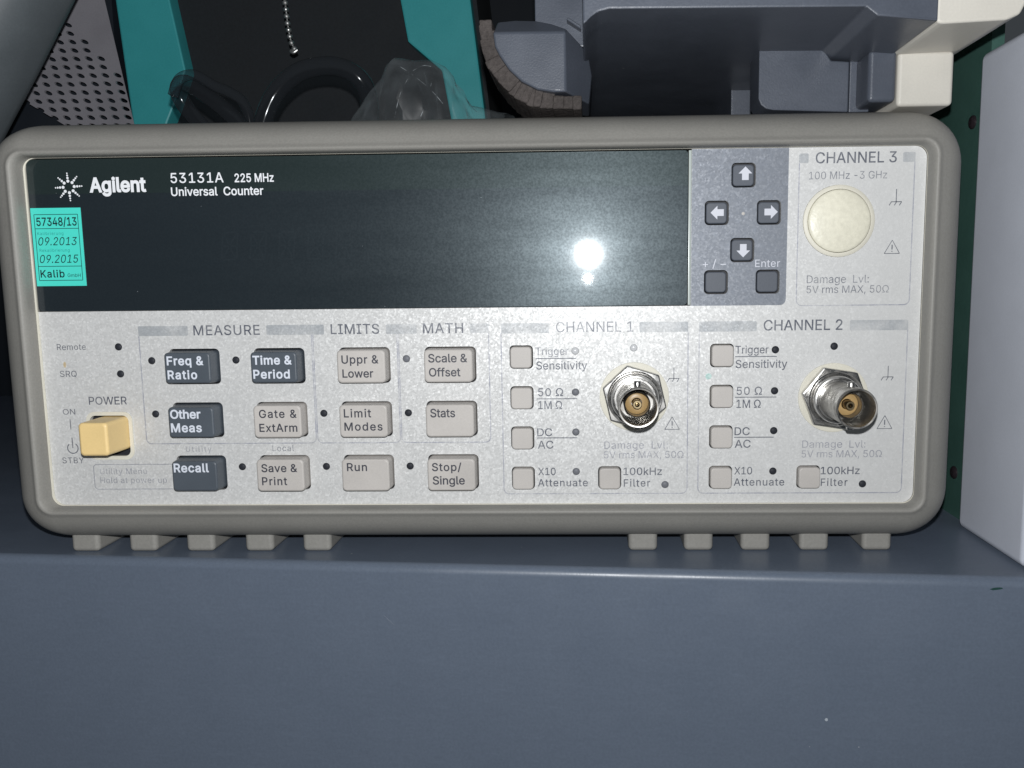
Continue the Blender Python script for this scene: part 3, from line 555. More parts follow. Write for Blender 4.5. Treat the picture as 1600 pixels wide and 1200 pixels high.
# ================================================================ SETTING
# shelf: painted steel box whose front edge runs slightly askew to the instrument
ang = math.atan2(-18.7, 272.3)
def shelf_pt(u_, d_, z):      # u along the front edge, d back from it
    ox, oy = 0.0, -9.0
    return (ox + u_ * math.cos(ang) - d_ * math.sin(ang), oy + u_ * math.sin(ang) + d_ * math.cos(ang), z)
prof = [(500, -61.0), (2.4, -61.0)]
for k in range(1, 9):
    a = math.radians(90 * k / 8); prof.append((2.4 - 2.4 * math.sin(a), -61.0 - 2.4 * (1 - math.cos(a))))
prof += [(0, -140), (0, -260), (500, -260)]
V = [shelf_pt(u_, d_, z) for u_ in (-450, 450) for d_, z in prof]; n = len(prof)
F = [(i, (i + 1) % n, n + (i + 1) % n, n + i) for i in range(n)] + [tuple(range(n)), tuple(range(n, 2 * n))]
shelf = struct('shelf', (V, F), 'shelf_paint', 30)
def on_front(u_, z, r1, r2, rot, mat, nm):
    P = [(r1 * math.cos(t) * random.uniform(.75, 1.1), r2 * math.sin(t) * random.uniform(.75, 1.1)) for t in [2 * math.pi * i / 12 for i in range(12)]]
    V = []
    for yy in (-0.12, 0.05):
        for a, b_ in P: V.append(shelf_pt(u_ + a * math.cos(rot) - b_ * math.sin(rot), yy, z + a * math.sin(rot) + b_ * math.cos(rot)))
    F = [tuple(range(12))] + [(i, (i + 1) % 12, 12 + (i + 1) % 12, 12 + i) for i in range(12)]
    return part(nm, (V, F), mat, shelf, smooth=0)
on_front(131.6, -63.6, 1.7, 0.32, 0.12, 'chip_green', 'paint_chip')
on_front(91.5, -99.8, 0.45, 0.45, 0, 'scratch_pale', 'speck')
on_front(-23.5, -76.5, 2.0, 0.035, -0.75, 'scratch_dim', 'scratch')

# cabinet: green right wall going back, dark rear wall
wall = struct('cabinet_side_wall', box(144.5, 148, 27, 330, -61.5, 260), 'cabinet_green', 0)
for y_, z_ in ((36.0, 58.6), (37.0, -47.2), (150.0, 60.0)):
    v1, f1 = lathe([(2.0, 0), (2.0, -0.4), (1.6, -.8), (.9, -1.0)], 0, 0, 20)
    v2 = [(144.5 + yy, y_ + x, z_ + z) for x, yy, z in v1]
    s = part('screw', (v2, f1), 'screw_black', wall)
    part('screw_recess', ([(143.45, y_ + a * .5, z_ + b_ * .5) for a, b_ in ((-1, -.25), (1, -.25), (1, .25), (-1, .25))], [(0, 1, 2, 3)]), 'well_dark', s, smooth=0)
struct('cabinet_back_wall', box(-420, 148, 331, 336, -61.5, 260), 'cabinet_dark', 0)

# ================================================================ THE COUNTER
ctr = thing('frequency_counter', 'grey and silver bench frequency counter with dark display window, standing on the slate shelf', 'frequency counter', (0, 60, -61))
PW, PH = 117.0, 46.5           # half size of the front panel

# rubber bumper frame
bprof = [(0.15, 1.2, 3.0), (0.1, -3.0, 3.0), (0.25, -4.2, 3.1), (0.6, -4.9, 3.4), (1.1, -5.15, 3.8), (1.6, -5.0, 4.2), (2.1, -4.5, 4.6),
         (3.0, -4.0, 5.2), (4.6, -3.3, 6.6), (6.2, -2.3, 8.0), (7.8, -0.9, 9.6), (9.2, 0.9, 11.2), (10.5, 3.2, 12.8), (11.5, 6.0, 14.0), (12.0, 9.0, 14.6),
         (12.1, 12.0, 14.7), (12.1, 27.0, 14.7), (11.6, 28.3, 14.2), (10.5, 28.8, 13), (-8.0, 28.8, 3.0)]
kz = 10.6 / 12.1
rings = []
for o_, y_, r_ in bprof:
    rings.append(ring(rr(-0.04 * max(0, o_), -0.045 * max(0, o_), 2 * (PW + o_), 2 * (PH + o_ * (kz if o_ > 0 else 1)), r_, 10), y_))
part('bumper', loft(rings, False, False), 'bumper_rubber', ctr, smooth=50)
part('case', box(-106, 106, 29.4, 300, -47, 46.5, 1.5), 'case_grey', ctr)

# front panel with its openings
KEY_COL = [-75.2, -52.2, -29.2, -6.2]
KEY_ROW = [-8.45, -23.0, -37.6]
KW, KHH, KPROUD = 13.4, 9.3, 3.8
SQ1 = [(12.7, -6.6), (12.7, -17.5), (12.7, -28.4), (12.7, -39.4), (36.0, -39.4)]
SQ2 = [(65.7, -6.6), (65.7, -17.5), (65.7, -28.4), (65.7, -39.4), (89.1, -39.4)]
ARW = [(70.65, 39.8), (63.9, 30.35), (77.3, 30.3), (70.6, 20.8), (63.9, 12.6), (77.3, 12.6)]
LED = [(-95.7, -3.0, 'd'), (-95.7, -10.3, 'd'), (-86.9, -6.8, 'd'), (-64.0, -6.8, 'd'), (-86.9, -21.3, 'd'), (-64.0, -36.0, 'd'),
       (-40.9, -21.4, 'd'), (-40.9, -36.0, 'd'), (-18.0, -21.4, 'd'), (-18.0, -36.0, 'd'), (-18.0, -6.8, 'g'),
       (27.0, -16.1, 'g'), (27.0, -26.9, 'g'), (27.0, -37.7, 'g'), (50.9, -41.4, 'g'), (27.0, -5.1, 'c'), (42.5, -4.4, 'c'),
       (79.7, -5.2, 'd'), (79.7, -16.1, 'd'), (79.7, -26.8, 'd'), (79.7, -37.8, 'd'), (103.6, -41.4, 'd'), (95.0, -4.4, 'd')]
BNC = [(42.6, -17.4), (95.1, -18.0)]
DX0, DX1, DZ0, DZ1 = -116.4, 57.4, 6.55, 46.4
outer = []
out_r = rr(0, 0, 2 * PW, 2 * PH, 3.0, 8)      # starts on the right, runs counter-clockwise
q = 9
outer = out_r[:q] + [(DX1, PH), (DX1, DZ0), (-PW, DZ0)] + out_r[2 * q:]
keyholes = [rr(x, z, KW + 0.3, KHH + 0.3, 1.3) for z in KEY_ROW for x in KEY_COL]
sqholes = [rr(x, z, 6.25, 6.25, 1.15) for x, z in SQ1 + SQ2 + ARW]
holes = keyholes + sqholes + [circ(x, z, 1.0, 18) for x, z, k in LED] + [rr(-99.7, -27.2, 10.9, 11.3, 1.6)] + [circ(95.2, 27.9, 9.2, 40)]
panel = part('front_panel', sheet([outer] + holes, 0.0, 1.2), 'silver_panel', ctr, smooth=0)
part('panel_backing', box(-116, 116.2, 3.4, 4.2, -45.5, 45.5), 'well_dark', ctr, smooth=0)
part('panel_rim', sheet([rr(0, 0, 2 * PW + 0.25, 2 * PH + 0.25, 3.05, 8), rr(0.22, 0.06, 2 * PW - 0.2, 2 * PH + 0.02, 2.95, 8)], -0.5, 0.42), 'cream_plastic', ctr, smooth=0)
slate_loop = [(57.45, PH - 0.06), (82.1, PH - 0.06)] + [(82.1, 8.0)] + [(80.6 + 1.5 * math.cos(math.radians(-a)), 8.0 + 1.5 * math.sin(math.radians(-a))) for a in (20, 40, 60, 80)] + [(80.6, 6.5), (57.45, 6.5)]
part('slate_field', sheet([slate_loop] + [rr(x, z, 6.25, 6.25, 1.15) for x, z in ARW], -0.05, 0.03), 'slate_panel', panel, smooth=0)
YP = -0.06
# printed title bars, outlines, rules
for x0, z1, x1, z0 in [(-90, 2.5, -76.5, -.15), (-55.3, 2.5, -39.8, -.15), (-23.2, 2.4, -15, -.15), (-.8, 2.4, 4.2, -.15), (7.4, 2.4, 20.1, -.3), (44, 2.4, 56.8, -.3),
                       (59.6, 2.4, 74.7, -.3), (98.9, 2.4, 114, -.3), (84.7, 45.0, 87.1, 42.6), (111, 45.0, 114.1, 42.5)]:
    part('title_bar', sheet([rr((x0 + x1) / 2, (z0 + z1) / 2, x1 - x0, z1 - z0, 0.35, 3)], YP + .02, 0), 'ink_bar', panel, smooth=0)
def outline(x0, z1, x1, z0, r=1.4, w=0.28):
    """open-topped frame hanging from the title bars"""
    P = [(x0, z1)] + [(x0 + r - r * math.cos(math.radians(a)), z0 + r - r * math.sin(math.radians(a))) for a in range(0, 91, 18)]
    P += [(x1 - r + r * math.sin(math.radians(a)), z0 + r - r * math.cos(math.radians(a))) for a in range(0, 91, 18)] + [(x1, z1)]
    part('outline', stroke(P, w, YP), 'ink_line', panel, smooth=0)
outline(-89.9, -.2, -43.25, -29.5); outline(-42.85, -.2, -20.35, -29.5); outline(-19.95, -.2, 4.1, -29.5)
outline(7.4, -.2, 56.8, -43.8); outline(59.7, -.2, 113.9, -43.8); outline(84.8, 42.6, 114.0, 6.3)
part('outline', stroke([(-82, -35.2), (-104.6, -35.2), (-105.2, -35.8), (-105.2, -41.5), (-104.6, -42.1), (-81.6, -42.1)], 0.2, YP), 'ink_faint', panel, smooth=0)
for (a, b_) in [((16.5, -7.05), (27.3, -7.05)), ((16.6, -17.85), (27.4, -17.85)), ((16.5, -28.45), (27.4, -28.45)), ((69.2, -6.95), (80.1, -6.95)), ((69.3, -17.75), (80.2, -17.75)), ((69.2, -28.55), (79.7, -28.55)), ((-110.6, -22.6), (-110.6, -25.4))]:
    part('rule', stroke([a, b_], 0.24, YP), 'ink_print', panel, smooth=0)
arc = [(-110.5 + 1.45 * math.sin(math.radians(a)), -30.6 + 1.45 * math.cos(math.radians(a))) for a in range(35, 326, 15)]
part('standby_symbol', join(stroke(arc, 0.26, YP), stroke([(-110.5, -27.7), (-110.5, -30.6)], 0.26, YP)), 'ink_print', panel, smooth=0)
for x, z, t_ in [(53.1, -12.6, 2.9), (109.25, -12.6, 2.9), (109.65, 32.6, 3.2)]:
    part('ground_symbol', join(stroke([(x, z), (x, z + t_)], 0.2, YP), stroke([(x - 1.3, z), (x + 1.4, z)], 0.2, YP),
         *[stroke([(x + d, z), (x + d - .55, z - .9)], 0.2, YP) for d in (-1.2, .1, 1.4)]), 'ink_print', panel, smooth=0)
for x, zt, zb in [(52.7, -22.9, -26.3), (108.85, -22.9, -26.4), (109.05, 22.9, 19.5)]:
    part('warning_symbol', join(stroke([(x, zt), (x - 1.95, zb), (x + 1.95, zb)], 0.17, YP, True), stroke([(x, zt - 1.15), (x, zb + 1.0)], 0.3, YP),
         stroke([(x, zb + .68), (x, zb + .45)], 0.3, YP)), 'ink_print', panel, smooth=0)
part('rub_mark', sheet([[(56.9 + 5.3 + .85 * math.cos(t) * random.uniform(.85, 1.1), -12.1 + .85 * math.sin(t) * random.uniform(.85, 1.1)) for t in [i * .45 for i in range(14)]]], YP + .02, 0), 'ink_rub', panel, smooth=0)
part('stain', sheet([[(-110.75 + .42 * math.cos(t), -7.7 + .8 * math.sin(t)) for t in [i * .45 for i in range(14)]]], YP + .02, 0), 'stain_ochre', panel, smooth=0)
TEXTS = [('MEASURE', -75.0, -.05, 17.9, 2.6, 'print'), ('Remote', -112.5, -3.7, 7.9, 1.6, 'print'), ('SRQ', -112.3, -11.0, 4.6, 1.65, 'print'), ('POWER', -105.0, -18.6, 10.5, 2.1, 'print'),
 ('ON', -112.4, -21.3, 3.4, 1.5, 'print'), ('STBY', -113.7, -34.8, 6.0, 1.6, 'print'), ('Utility Menu', -103.5, -37.9, 13.0, 1.6, 'faint'), ('Hold at power up', -103.6, -40.4, 18.5, 1.6, 'faint'),
 ('Utility', -79.2, -31.8, 7.0, 1.55, 'faint'), ('Local', -55.4, -31.7, 5.9, 1.6, 'soft'), ('LIMITS', -38.0, -.05, 13.0, 2.6, 'print'), ('MATH', -13.3, -.05, 10.7, 2.6, 'print'),
 ('CHANNEL 1', 22.0, -.1, 20.4, 2.7, 'soft'), ('CHANNEL 2', 76.5, -.1, 20.5, 2.7, 'print'), ('CHANNEL 3', 88.9, 42.5, 20.5, 2.7, 'print'),
 ('100 MHz -3 GHz', 87.3, 38.5, 19.8, 1.9, 'soft'), ('Damage  Lvl:', 87.4, 12.1, 16.0, 2.0, 'soft'), ('5V rms MAX, 50Ω', 87.4, 9.5, 21.2, 1.9, 'soft'),
 ('+/−', 60.4, 16.4, 6.0, 2.0, 'pale'), ('Enter', 74.0, 16.4, 6.4, 1.9, 'pale'),
 ('Damage  Lvl:', 34.6, -31.5, 17.0, 2.0, 'faint'), ('5V rms MAX, 50Ω', 34.5, -34.1, 21.3, 1.9, 'faint'), ('Damage  Lvl:', 87.3, -31.5, 16.7, 2.0, 'faint'), ('5V rms MAX, 50Ω', 87.2, -34.1, 21.2, 1.9, 'faint')]
for dx in (0, 52.7):
    for s, x, z, w, h in [('Trigger', 16.5, -6.1, 8.7, 2.0), ('Sensitivity', 16.6, -9.95, 13.6, 2.1), ('50 Ω', 17.0, -17.1, 6.7, 2.1), ('1M Ω', 17.0, -20.6, 6.4, 2.15), ('DC', 16.6, -27.95, 4.05, 2.1), ('AC', 16.7, -31.35, 4.25, 2.1),
                          ('X10', 16.7, -38.65, 4.75, 2.0), ('Attenuate', 16.6, -41.75, 13.5, 2.0), ('100kHz', 39.7, -38.7, 10.35, 2.0), ('Filter', 39.8, -41.9, 7.1, 2.0)]:
        TEXTS.append((s, x + dx, z, w, h, 'soft' if (s == 'Trigger' and dx == 0) else 'print'))
for s, x, z, w, h, tone in TEXTS:
    text('lettering', s, x, z, w, h, YP - (0.03 if tone == 'pale' else 0), 'ink_' + tone, panel, 1 if tone == 'print' and h > 1.8 else 0)

# keys
CAP_L = make_mesh('key', *cap_block(0, 0, KW - .25, KHH - .25, 1.2, 3.0, -KPROUD, 0.45, 0.18), 'key_light')
CAP_D = make_mesh('key', *cap_block(0, 0, KW - .25, KHH - .25, 1.2, 3.0, -KPROUD - .5, 0.45, 0.45), 'key_dark')
KEYS = [('Freq & Ratio', 'd', 0, 0, [('Freq &', -5.37, .86, 9.8, 2.2), ('Ratio', -5.37, -2.84, 7.9, 2.2)]), ('Time & Period', 'd', 0, 1, [('Time &', -5.5, .86, 10.4, 2.2), ('Period', -5.5, -2.84, 9.7, 2.2)]),
 ('Uppr & Lower', 'l', 0, 2, [('Uppr &', -5.12, .86, 9.8, 2.1), ('Lower', -5.02, -2.84, 8.2, 2.1)]), ('Scale & Offset', 'l', 0, 3, [('Scale &', -5.23, 1.0, 10.3, 2.15), ('Offset', -5.13, -2.7, 8.3, 2.15)]),
 ('Other Meas', 'd', 1, 0, [('Other', -5.47, 1.15, 8.2, 2.25), ('Meas', -5.47, -2.5, 8.3, 2.25)]), ('Gate & ExtArm', 'l', 1, 1, [('Gate &', -4.82, 1.1, 10.1, 2.1), ('ExtArm', -4.92, -2.65, 10.2, 2.1)]),
 ('Limit Modes', 'l', 1, 2, [('Limit', -5.12, 1.1, 7.3, 2.15), ('Modes', -5.12, -2.45, 10.2, 2.1)]), ('Stats', 'l', 1, 3, [('Stats', -5.13, 1.0, 6.6, 2.2)]),
 ('Recall', 'd', 2, 0, [('Recall', -5.5, 1.2, 9.5, 2.25)]), ('Save & Print', 'l', 2, 1, [('Save &', -5.02, 1.0, 9.7, 2.1), ('Print', -5.02, -2.56, 6.8, 2.1)]),
 ('Run', 'l', 2, 2, [('Run', -4.92, 1.2, 5.4, 2.1)]), ('Stop/ Single', 'l', 2, 3, [('Stop/', -5.13, 1.1, 7.9, 2.1), ('Single', -5.03, -2.56, 8.6, 2.15)])]
for nm, kind, r_, c_, legs in KEYS:
    x, z = KEY_COL[c_], KEY_ROW[r_]
    k = put('key', CAP_D if kind == 'd' else CAP_L, ctr, (x, 0, z))
    k['label'] = ('dark slate' if kind == 'd' else 'pale grey') + ' key lettered ' + nm
    for s, lx, lz, w, h in legs:
        text('legend', s, x + lx, z + lz, w, h, -KPROUD - (.5 if kind == 'd' else 0) - .04, 'ink_keywhite' if kind == 'd' else 'ink_keydark', k, 3 if kind == 'd' else 2)
SQK = make_mesh('small_key', *cap_block(0, 0, 5.8, 5.8, 1.0, 3.0, -1.7, 0.3, 0.1), 'key_light')
for x, z in SQ1 + SQ2: put('small_key', SQK, ctr, (x, 0, z))
ARK = make_mesh('arrow_key', *cap_block(0, 0, 5.6, 5.6, 0.95, 3.0, 0.25, 0.3, 0.1), 'key_arrow')
arrow = [(0, 1.75), (1.75, 0.0), (0.85, 0.0), (0.85, -1.65), (-0.85, -1.65), (-0.85, 0.0), (-1.75, 0.0)]
for i, (x, z) in enumerate(ARW):
    k = put('arrow_key' if i < 4 else 'blank_key', ARK, ctr, (x, 0, z))
    if i < 4:
        a = math.radians((0, 90, -90, 180)[i]); ox, oz = ((.5, .45), (.2, .1), (.55, .15), (.3, -.1))[i]
        P = [(x + ox + px * math.cos(a) - pz * math.sin(a), z + oz + px * math.sin(a) + pz * math.cos(a)) for px, pz in arrow]
        part('arrow_mark', ([(px, 0.2, pz) for px, pz in P], [(0, 1, 2, 3, 4, 5, 6)]), 'ink_pale', k, smooth=0)
# indicator lamps
lm = {}
for kk, mt_ in (('d', 'lamp_dark'), ('g', 'lamp_grey'), ('c', 'lamp_clear')):
    lm[kk] = make_mesh('indicator_lamp', *lathe([(0.98, 2.6), (0.98, -.05), (0.85, -.22), (0.5, -.36), (0.15, -.4)], 0, 0, 18), mt_)
for x, z, kk in LED: put('indicator_lamp', lm[kk], ctr, (x, 0, z))
part('centre_mark', lathe([(.42, -.04), (.42, -.1), (.2, -.18)], 70.7, 30.1, 14), 'key_light', ctr)

# power switch
part('power_switch_frame', sheet([rr(-99.7, -27.2, 12.6, 13.2, 2.3), rr(-99.7, -27.2, 10.7, 11.2, 1.6)], -0.35, 0.6), 'cream_plastic', ctr, smooth=0)
part('power_button', cap_block(-98.35, -26.35, 7.9, 9.0, 1.1, 3.2, -10.2, 0.7, 0.1, 6), 'power_cap', ctr)

# display window with its print
win = part('display_window', cap_block((DX0 + DX1 - .9) / 2, (DZ0 + DZ1) / 2, DX1 - DX0 - .9, DZ1 - DZ0 - .25, 1.0, 1.0, -0.35, 0.12, 0), 'display_glass', ctr, smooth=0)
part('window_edge', box(DX1 - .82, DX1 - .1, -.42, 1.0, DZ0 + .2, DZ1 - .2, .12, 2), 'window_edge', ctr)
YD = -0.40
for s, x, z, w, h, wt in [('Agilent', -99.9, 37.8, 15.1, 3.5, 4), ('53131A', -78.2, 39.8, 14.0, 2.5, 1), ('225 MHz', -61.3, 39.8, 10.3, 2.1, 2), ('Universal  Counter', -78.3, 36.5, 24.4, 2.1, 2)]:
    text('lettering', s, x, z, w, h, YD, 'ink_white', win, wt)
sparks = []
for i in range(8):
    a = math.radians(45 * i + 3)
    for rad, sz in ((1.5, .40), (2.3, .31), (2.95, .24), (3.5, .19)):
        sparks.append(sheet([circ(-105.4 + rad * math.cos(a), 39.15 + rad * math.sin(a), sz, 12)], YD, 0))
part('brand_emblem', join(*sparks), 'ink_white', win, smooth=0)

seg = []
for k in range(13):
    x0 = -66 + 7.6 * k
    for (a, b_) in [((0, 0), (0, 3.2)), ((0, 3.5), (0, 6.7)), ((4, 0), (4, 3.2)), ((4, 3.5), (4, 6.7)), ((.3, 6.9), (3.7, 6.9)), ((.3, 3.35), (1.8, 3.35)), ((2.2, 3.35), (3.7, 3.35)), ((.3, -.2), (3.7, -.2)), ((.4, 6.4), (1.8, 3.7)), ((3.6, 6.4), (2.2, 3.7)), ((.4, .3), (1.8, 3.0)), ((3.6, .3), (2.2, 3.0))]:
        seg.append(stroke([(x0 + a[0] + a[1] * .1, 20 + a[1]), (x0 + b_[0] + b_[1] * .1, 20 + b_[1])], .45, YD + .03))
part('unlit_segments', join(*seg), 'segment_ghost', win, smooth=0)
# calibration sticker
stk = part('calibration_sticker', sheet([[(-116.15, 33.8), (-102.7, 33.8), (-102.7, 13.4), (-116.15, 13.4)]], -0.46, 0.06), 'sticker_paper', ctr, smooth=0)
stk['label'] = 'turquoise calibration sticker with dates'
YT = -0.5
for s, x, z, w, h, wt, it, tn in [('57348/13', -114.8, 29.2, 10.8, 2.1, 2, 0, 'black'), ('Kalibrierung', -114.8, 26.8, 7.0, .8, 0, 0, 'tealink'), ('09.2013', -114.9, 24.1, 10.7, 2.1, 0, 1, 'black'),
                                  ('Rekalibrierung', -114.6, 22.4, 8.1, .8, 0, 0, 'tealink'), ('09.2015', -114.9, 19.5, 10.7, 2.1, 0, 1, 'black'), ('Kalib', -114.9, 15.7, 6.5, 1.9, 2, 0, 'black'), ('GmbH', -107.6, 15.75, 3.5, .9, 0, 0, 'black')]:
    text('lettering', s, x, z, w, h, YT, 'ink_' + tn, stk, wt, it)
part('sticker_frame', join(stroke([(-115.3, 32.1), (-103.6, 32.1), (-103.6, 14.9), (-115.3, 14.9)], .16, YT, True), stroke([(-115.3, 28.45), (-103.6, 28.45)], .16, YT), stroke([(-115.3, 18.6), (-103.6, 18.6)], .16, YT)), 'ink_black', stk, smooth=0)

# channel 3 blanking plug
pl = part('blanking_plug', lathe([(8.0, .6), (8.0, -.5), (7.85, -.75), (7.3, -1.0), (5.5, -1.3), (3, -1.5), (.6, -1.55)], 95.2, 27.9, 48), 'plug_cream', ctr)
part('plug_flange', lathe([(9.15, .4), (9.15, -.25), (8.95, -.4), (8.1, -.42), (8.05, .3)], 95.2, 27.9, 48, False, False), 'cream_plastic', pl)

# coaxial connectors
def bnc(x, z, rot):
    root = part('coaxial_connector', lathe([(4.86, -2), (4.86, -18.6), (4.98, -18.8), (5.0, -19.4), (4.85, -19.6), (4.5, -19.55), (4.42, -19.2), (4.4, -8.0), (2.4, -7.9)], x, z, 48, True, True), 'nickel_dull', ctr, (x, 0, z))
    part('washer', lathe([(9.2, -.03), (9.2, -.35), (9.0, -.5), (5.5, -.5)], x, z, 48), 'cream_plastic', root)
    hexp = []
    for k_ in range(6):
        a = math.radians(rot + 60 * k_); hexp.append((x + 8.8 * math.cos(a), z + 8.8 * math.sin(a)))
    part('hex_nut', prism(hexp, -.5, -2.6, .35, 2), 'nickel', root)
    part('lock_ring', lathe([(7.2, -2.6), (7.2, -3.2), (6.9, -3.5), (6.5, -3.4), (6.3, -3.3), (6.25, -4.6), (6.0, -5.0), (5.6, -5.1), (5.4, -4.9), (4.9, -4.9)], x, z, 48, False, False), 'nickel', root)
    for s_ in (1, -1):
        v1, f1 = lathe([(.95, 0), (.95, -1.0), (.8, -1.25), (.4, -1.35)], 0, 0, 18)
        part('bayonet_lug', ([(x + a, -14.6 + c, z + s_ * (4.7 - b_)) for a, b_, c in v1], f1), 'nickel', root)
    part('inner_sleeve', lathe([(3.3, -7.9), (3.3, -14.2), (3.2, -14.4), (3.0, -14.2), (2.95, -8.2)], x, z, 40, False, False), 'nickel_dull', root)
    part('insulator', lathe([(2.9, -8.0), (2.9, -11.2), (2.3, -11.6), (1.35, -11.6), (1.3, -10.4)], x, z, 36, False, False), 'insulator', root)
    part('centre_contact', lathe([(1.15, -8), (1.15, -14.2), (1.0, -14.5), (.62, -14.5), (.55, -14.1), (.5, -10)], x, z, 24, False, True), 'brass_inside', root)
    return root
bnc(BNC[0][0], BNC[0][1], 43); bnc(BNC[1][0], BNC[1][1], 51)

# ribbed feet along the underside
fp = [(3.2, -52.0), (3.0, -61.0), (20.0, -61.0), (26.0, -52.0)]
FOOT = make_mesh('foot', *prism([(y_, z_) for y_, z_ in fp], -4.0, 4.0, 1.3, 4, axis='X'), 'bumper_rubber')
for x in [-111.5, -95.0, -78.7, -62.0, -45.7, 45.2, 60.5, 76.1, 92.1, 109.2]:
    put('foot', FOOT, ctr, (x, 0, 0))

# ================================================================ WHITE CASE, RIGHT
wc = thing('white_case', 'plain off white case standing upright on the shelf at the right edge', 'case', (170, 8, -61))
part('shell', box(140.8, 215, -12, 25.7, -61, 75.2, 2.2, 4), 'white_case', wc)
part('lid', box(140.2, 215, -15.5, -12.6, -61, 75.2, 1.2, 3), 'white_case', wc)

# ================================================================ INSTRUMENT ON TOP
ti = thing('portable_instrument', 'dark grey instrument with cream corner and moulded feet, resting on top of the counter', 'instrument', (70, 40, 57))
prof_b = [(29.8, 130), (29.8, 70.8), (30.6, 71.2), (31.6, 72.2), (33.2, 73.3), (35.8, 73.9), (93.0, 73.3), (95.6, 71.3), (109.0, 70.0), (109.0, 130)]
part('foot_bracket', prism([(17.0, 129), (17.0, 74.6), (34, 74.6), (34, 129)], 9.2, 60, .5, 2), 'grey_moulding', ti)
part('body', prism(prof_b, -23, 210, 0.45, 2), 'grey_moulding', ti, smooth=25)
part('cream_shell', prism([(109.3, 130), (109.3, 70.2), (110.5, 69.8), (125.0, 70.4), (127.8, 71.6), (129.0, 74), (131.0, 130)], -21.5, 120, 1.6, 4), 'body_cream', ti, smooth=60)
part('corner_foot', box(110.2, 124.4, 3.5, 40, 57.0, 70.6, 1.1, 3), 'body_cream', ti)
part('corner_foot_inset', box(102.8, 110.0, 3.6, 40, 58.2, 71.2, 1.2, 3), 'grey_moulding', ti)
part('foot_block', prism([(76.5, 74), (76.5, 61.2), (77.2, 59.6), (78.6, 58.6), (80.5, 58.2), (100.4, 57.4), (100.4, 70.4), (95.6, 70.8), (93.4, 74)], 12, 24, .4, 2), 'grey_moulding', ti)
part('foot_web', box(101.0, 106.4, 13.4, 24, 57.6, 71, .4, 2), 'grey_moulding', ti)
part('rear_block', box(76.8, 92, 57, 90, 60.5, 74, .5, 2), 'grey_moulding', ti)
# round tilt foot with ribbed rubber pad
TO = [(6.9, 76.0), (7.3, 72.6), (8.4, 70.4), (10.8, 66.9), (14.0, 63.9), (18.0, 61.9), (22.1, 61.2), (25.3, 61.2), (31.2, 60.4), (32.0, 68.0), (31.0, 73.6), (25.4, 77.0), (21.5, 79.4), (17.5, 80.8), (12, 81.2), (7.4, 80.5)]
def tf_y(x, z_): return max(0.0, (x - 25.35) * 1.9, (z_ - 76.0) * 1.5 if z_ > 76.05 else 0.0)
nt_ = len(TO)
V = [(x, tf_y(x, z_), z_) for x, z_ in TO] + [(x, 28, z_) for x, z_ in TO] + [(25.35, 0, 75.9)]
F = [tuple(range(0, 8)) + (2 * nt_,), (7, 8, 9, 10, 11, 2 * nt_), (11, 12, 13, 14, 15, 0, 2 * nt_), tuple(range(nt_, 2 * nt_))]
F += [(i, (i + 1) % nt_, nt_ + (i + 1) % nt_, nt_ + i) for i in range(nt_)]
bm = bmesh.new(); bv = [bm.verts.new(p) for p in V]
for f in F: bm.faces.new([bv[i] for i in f])
bmesh.ops.recalc_face_normals(bm, faces=bm.faces)
bmesh.ops.bevel(bm, geom=[e for e in bm.edges if e.calc_face_angle(0) > 0.35], offset=0.55, segments=3, profile=.5, affect='EDGES', clamp_overlap=True)
bm.verts.index_update()
tf = ([tuple(v_.co) for v_ in bm.verts], [tuple(v_.index for v_ in f.verts) for f in bm.faces]); bm.free()
tfo = part('tilt_foot', tf, 'grey_moulding', ti, smooth=35)
pad_line = smooth_path([(4.2, 0, 79.5), (4.4, 0, 75), (5.6, 0, 69.8), (8.4, 0, 65.2), (12.4, 0, 61.4), (17.0, 0, 59.2), (22, 0, 58.6), (29.0, 0, 58.4)], 6)
for i in range(0, len(pad_line) - 2, 2):
    a, b_ = pad_line[i], pad_line[min(i + 2, len(pad_line) - 1)]
    t = (b_ - a).normalized(); nn = Vector((-t.z, 0, t.x))
    c0, L_ = (a + b_) / 2, (b_ - a).length * .5 + .25
    lo_ = random.uniform(1.0, 1.35); hi_ = 4.2 if 3 <= i < len(pad_line) - 8 else 2.3
    q_ = [c0 - t * L_ - nn * lo_, c0 + t * L_ - nn * lo_ * random.uniform(.75, 1), c0 + t * L_ + nn * hi_, c0 - t * L_ + nn * hi_]
    part('rubber_rib', prism([(p.x, max(57.05, p.z)) for p in q_], 1.6 + random.uniform(0, .9), 27, .45, 3), 'dirty_rubber', tfo)
part('hub_clip', prism([(25.8, 81.2), (29.2, 79.0), (29.2, 78.2), (25.4, 80.6)], 6.0, 9.1, .15, 1), 'grey_moulding', ti)

# ================================================================ THINGS AT THE BACK LEFT
gc = thing('grey_casing', 'smooth grey casing with slanted side at the upper left edge', 'casing', (-210, 85, -61))
rear = [(-152.1, 122.8), (-156.2, 116.3), (-171.4, 92.0), (-187.5, 67.5), (-208, 33), (-211, -61), (-330, -61), (-330, 170), (-124, 170)]
def shrink(k): return [(x - k * (1.0 if x > -300 else 0), z) for x, z in rear]
rg = [ring(shrink(3), 96), ring(shrink(0.6), 93), ring(shrink(0), 90), ring(shrink(0.8), 84), ring(shrink(3), 78), ring(shrink(7), 73), ring(shrink(12), 69.5), ring(shrink(20), 67)]
part('shell', loft(rg), 'left_casing_grey', gc, smooth=60)

vc = thing('ventilated_case', 'grey metal case with perforated vent panel beside the teal rail', 'case', (-190, 180, -61))
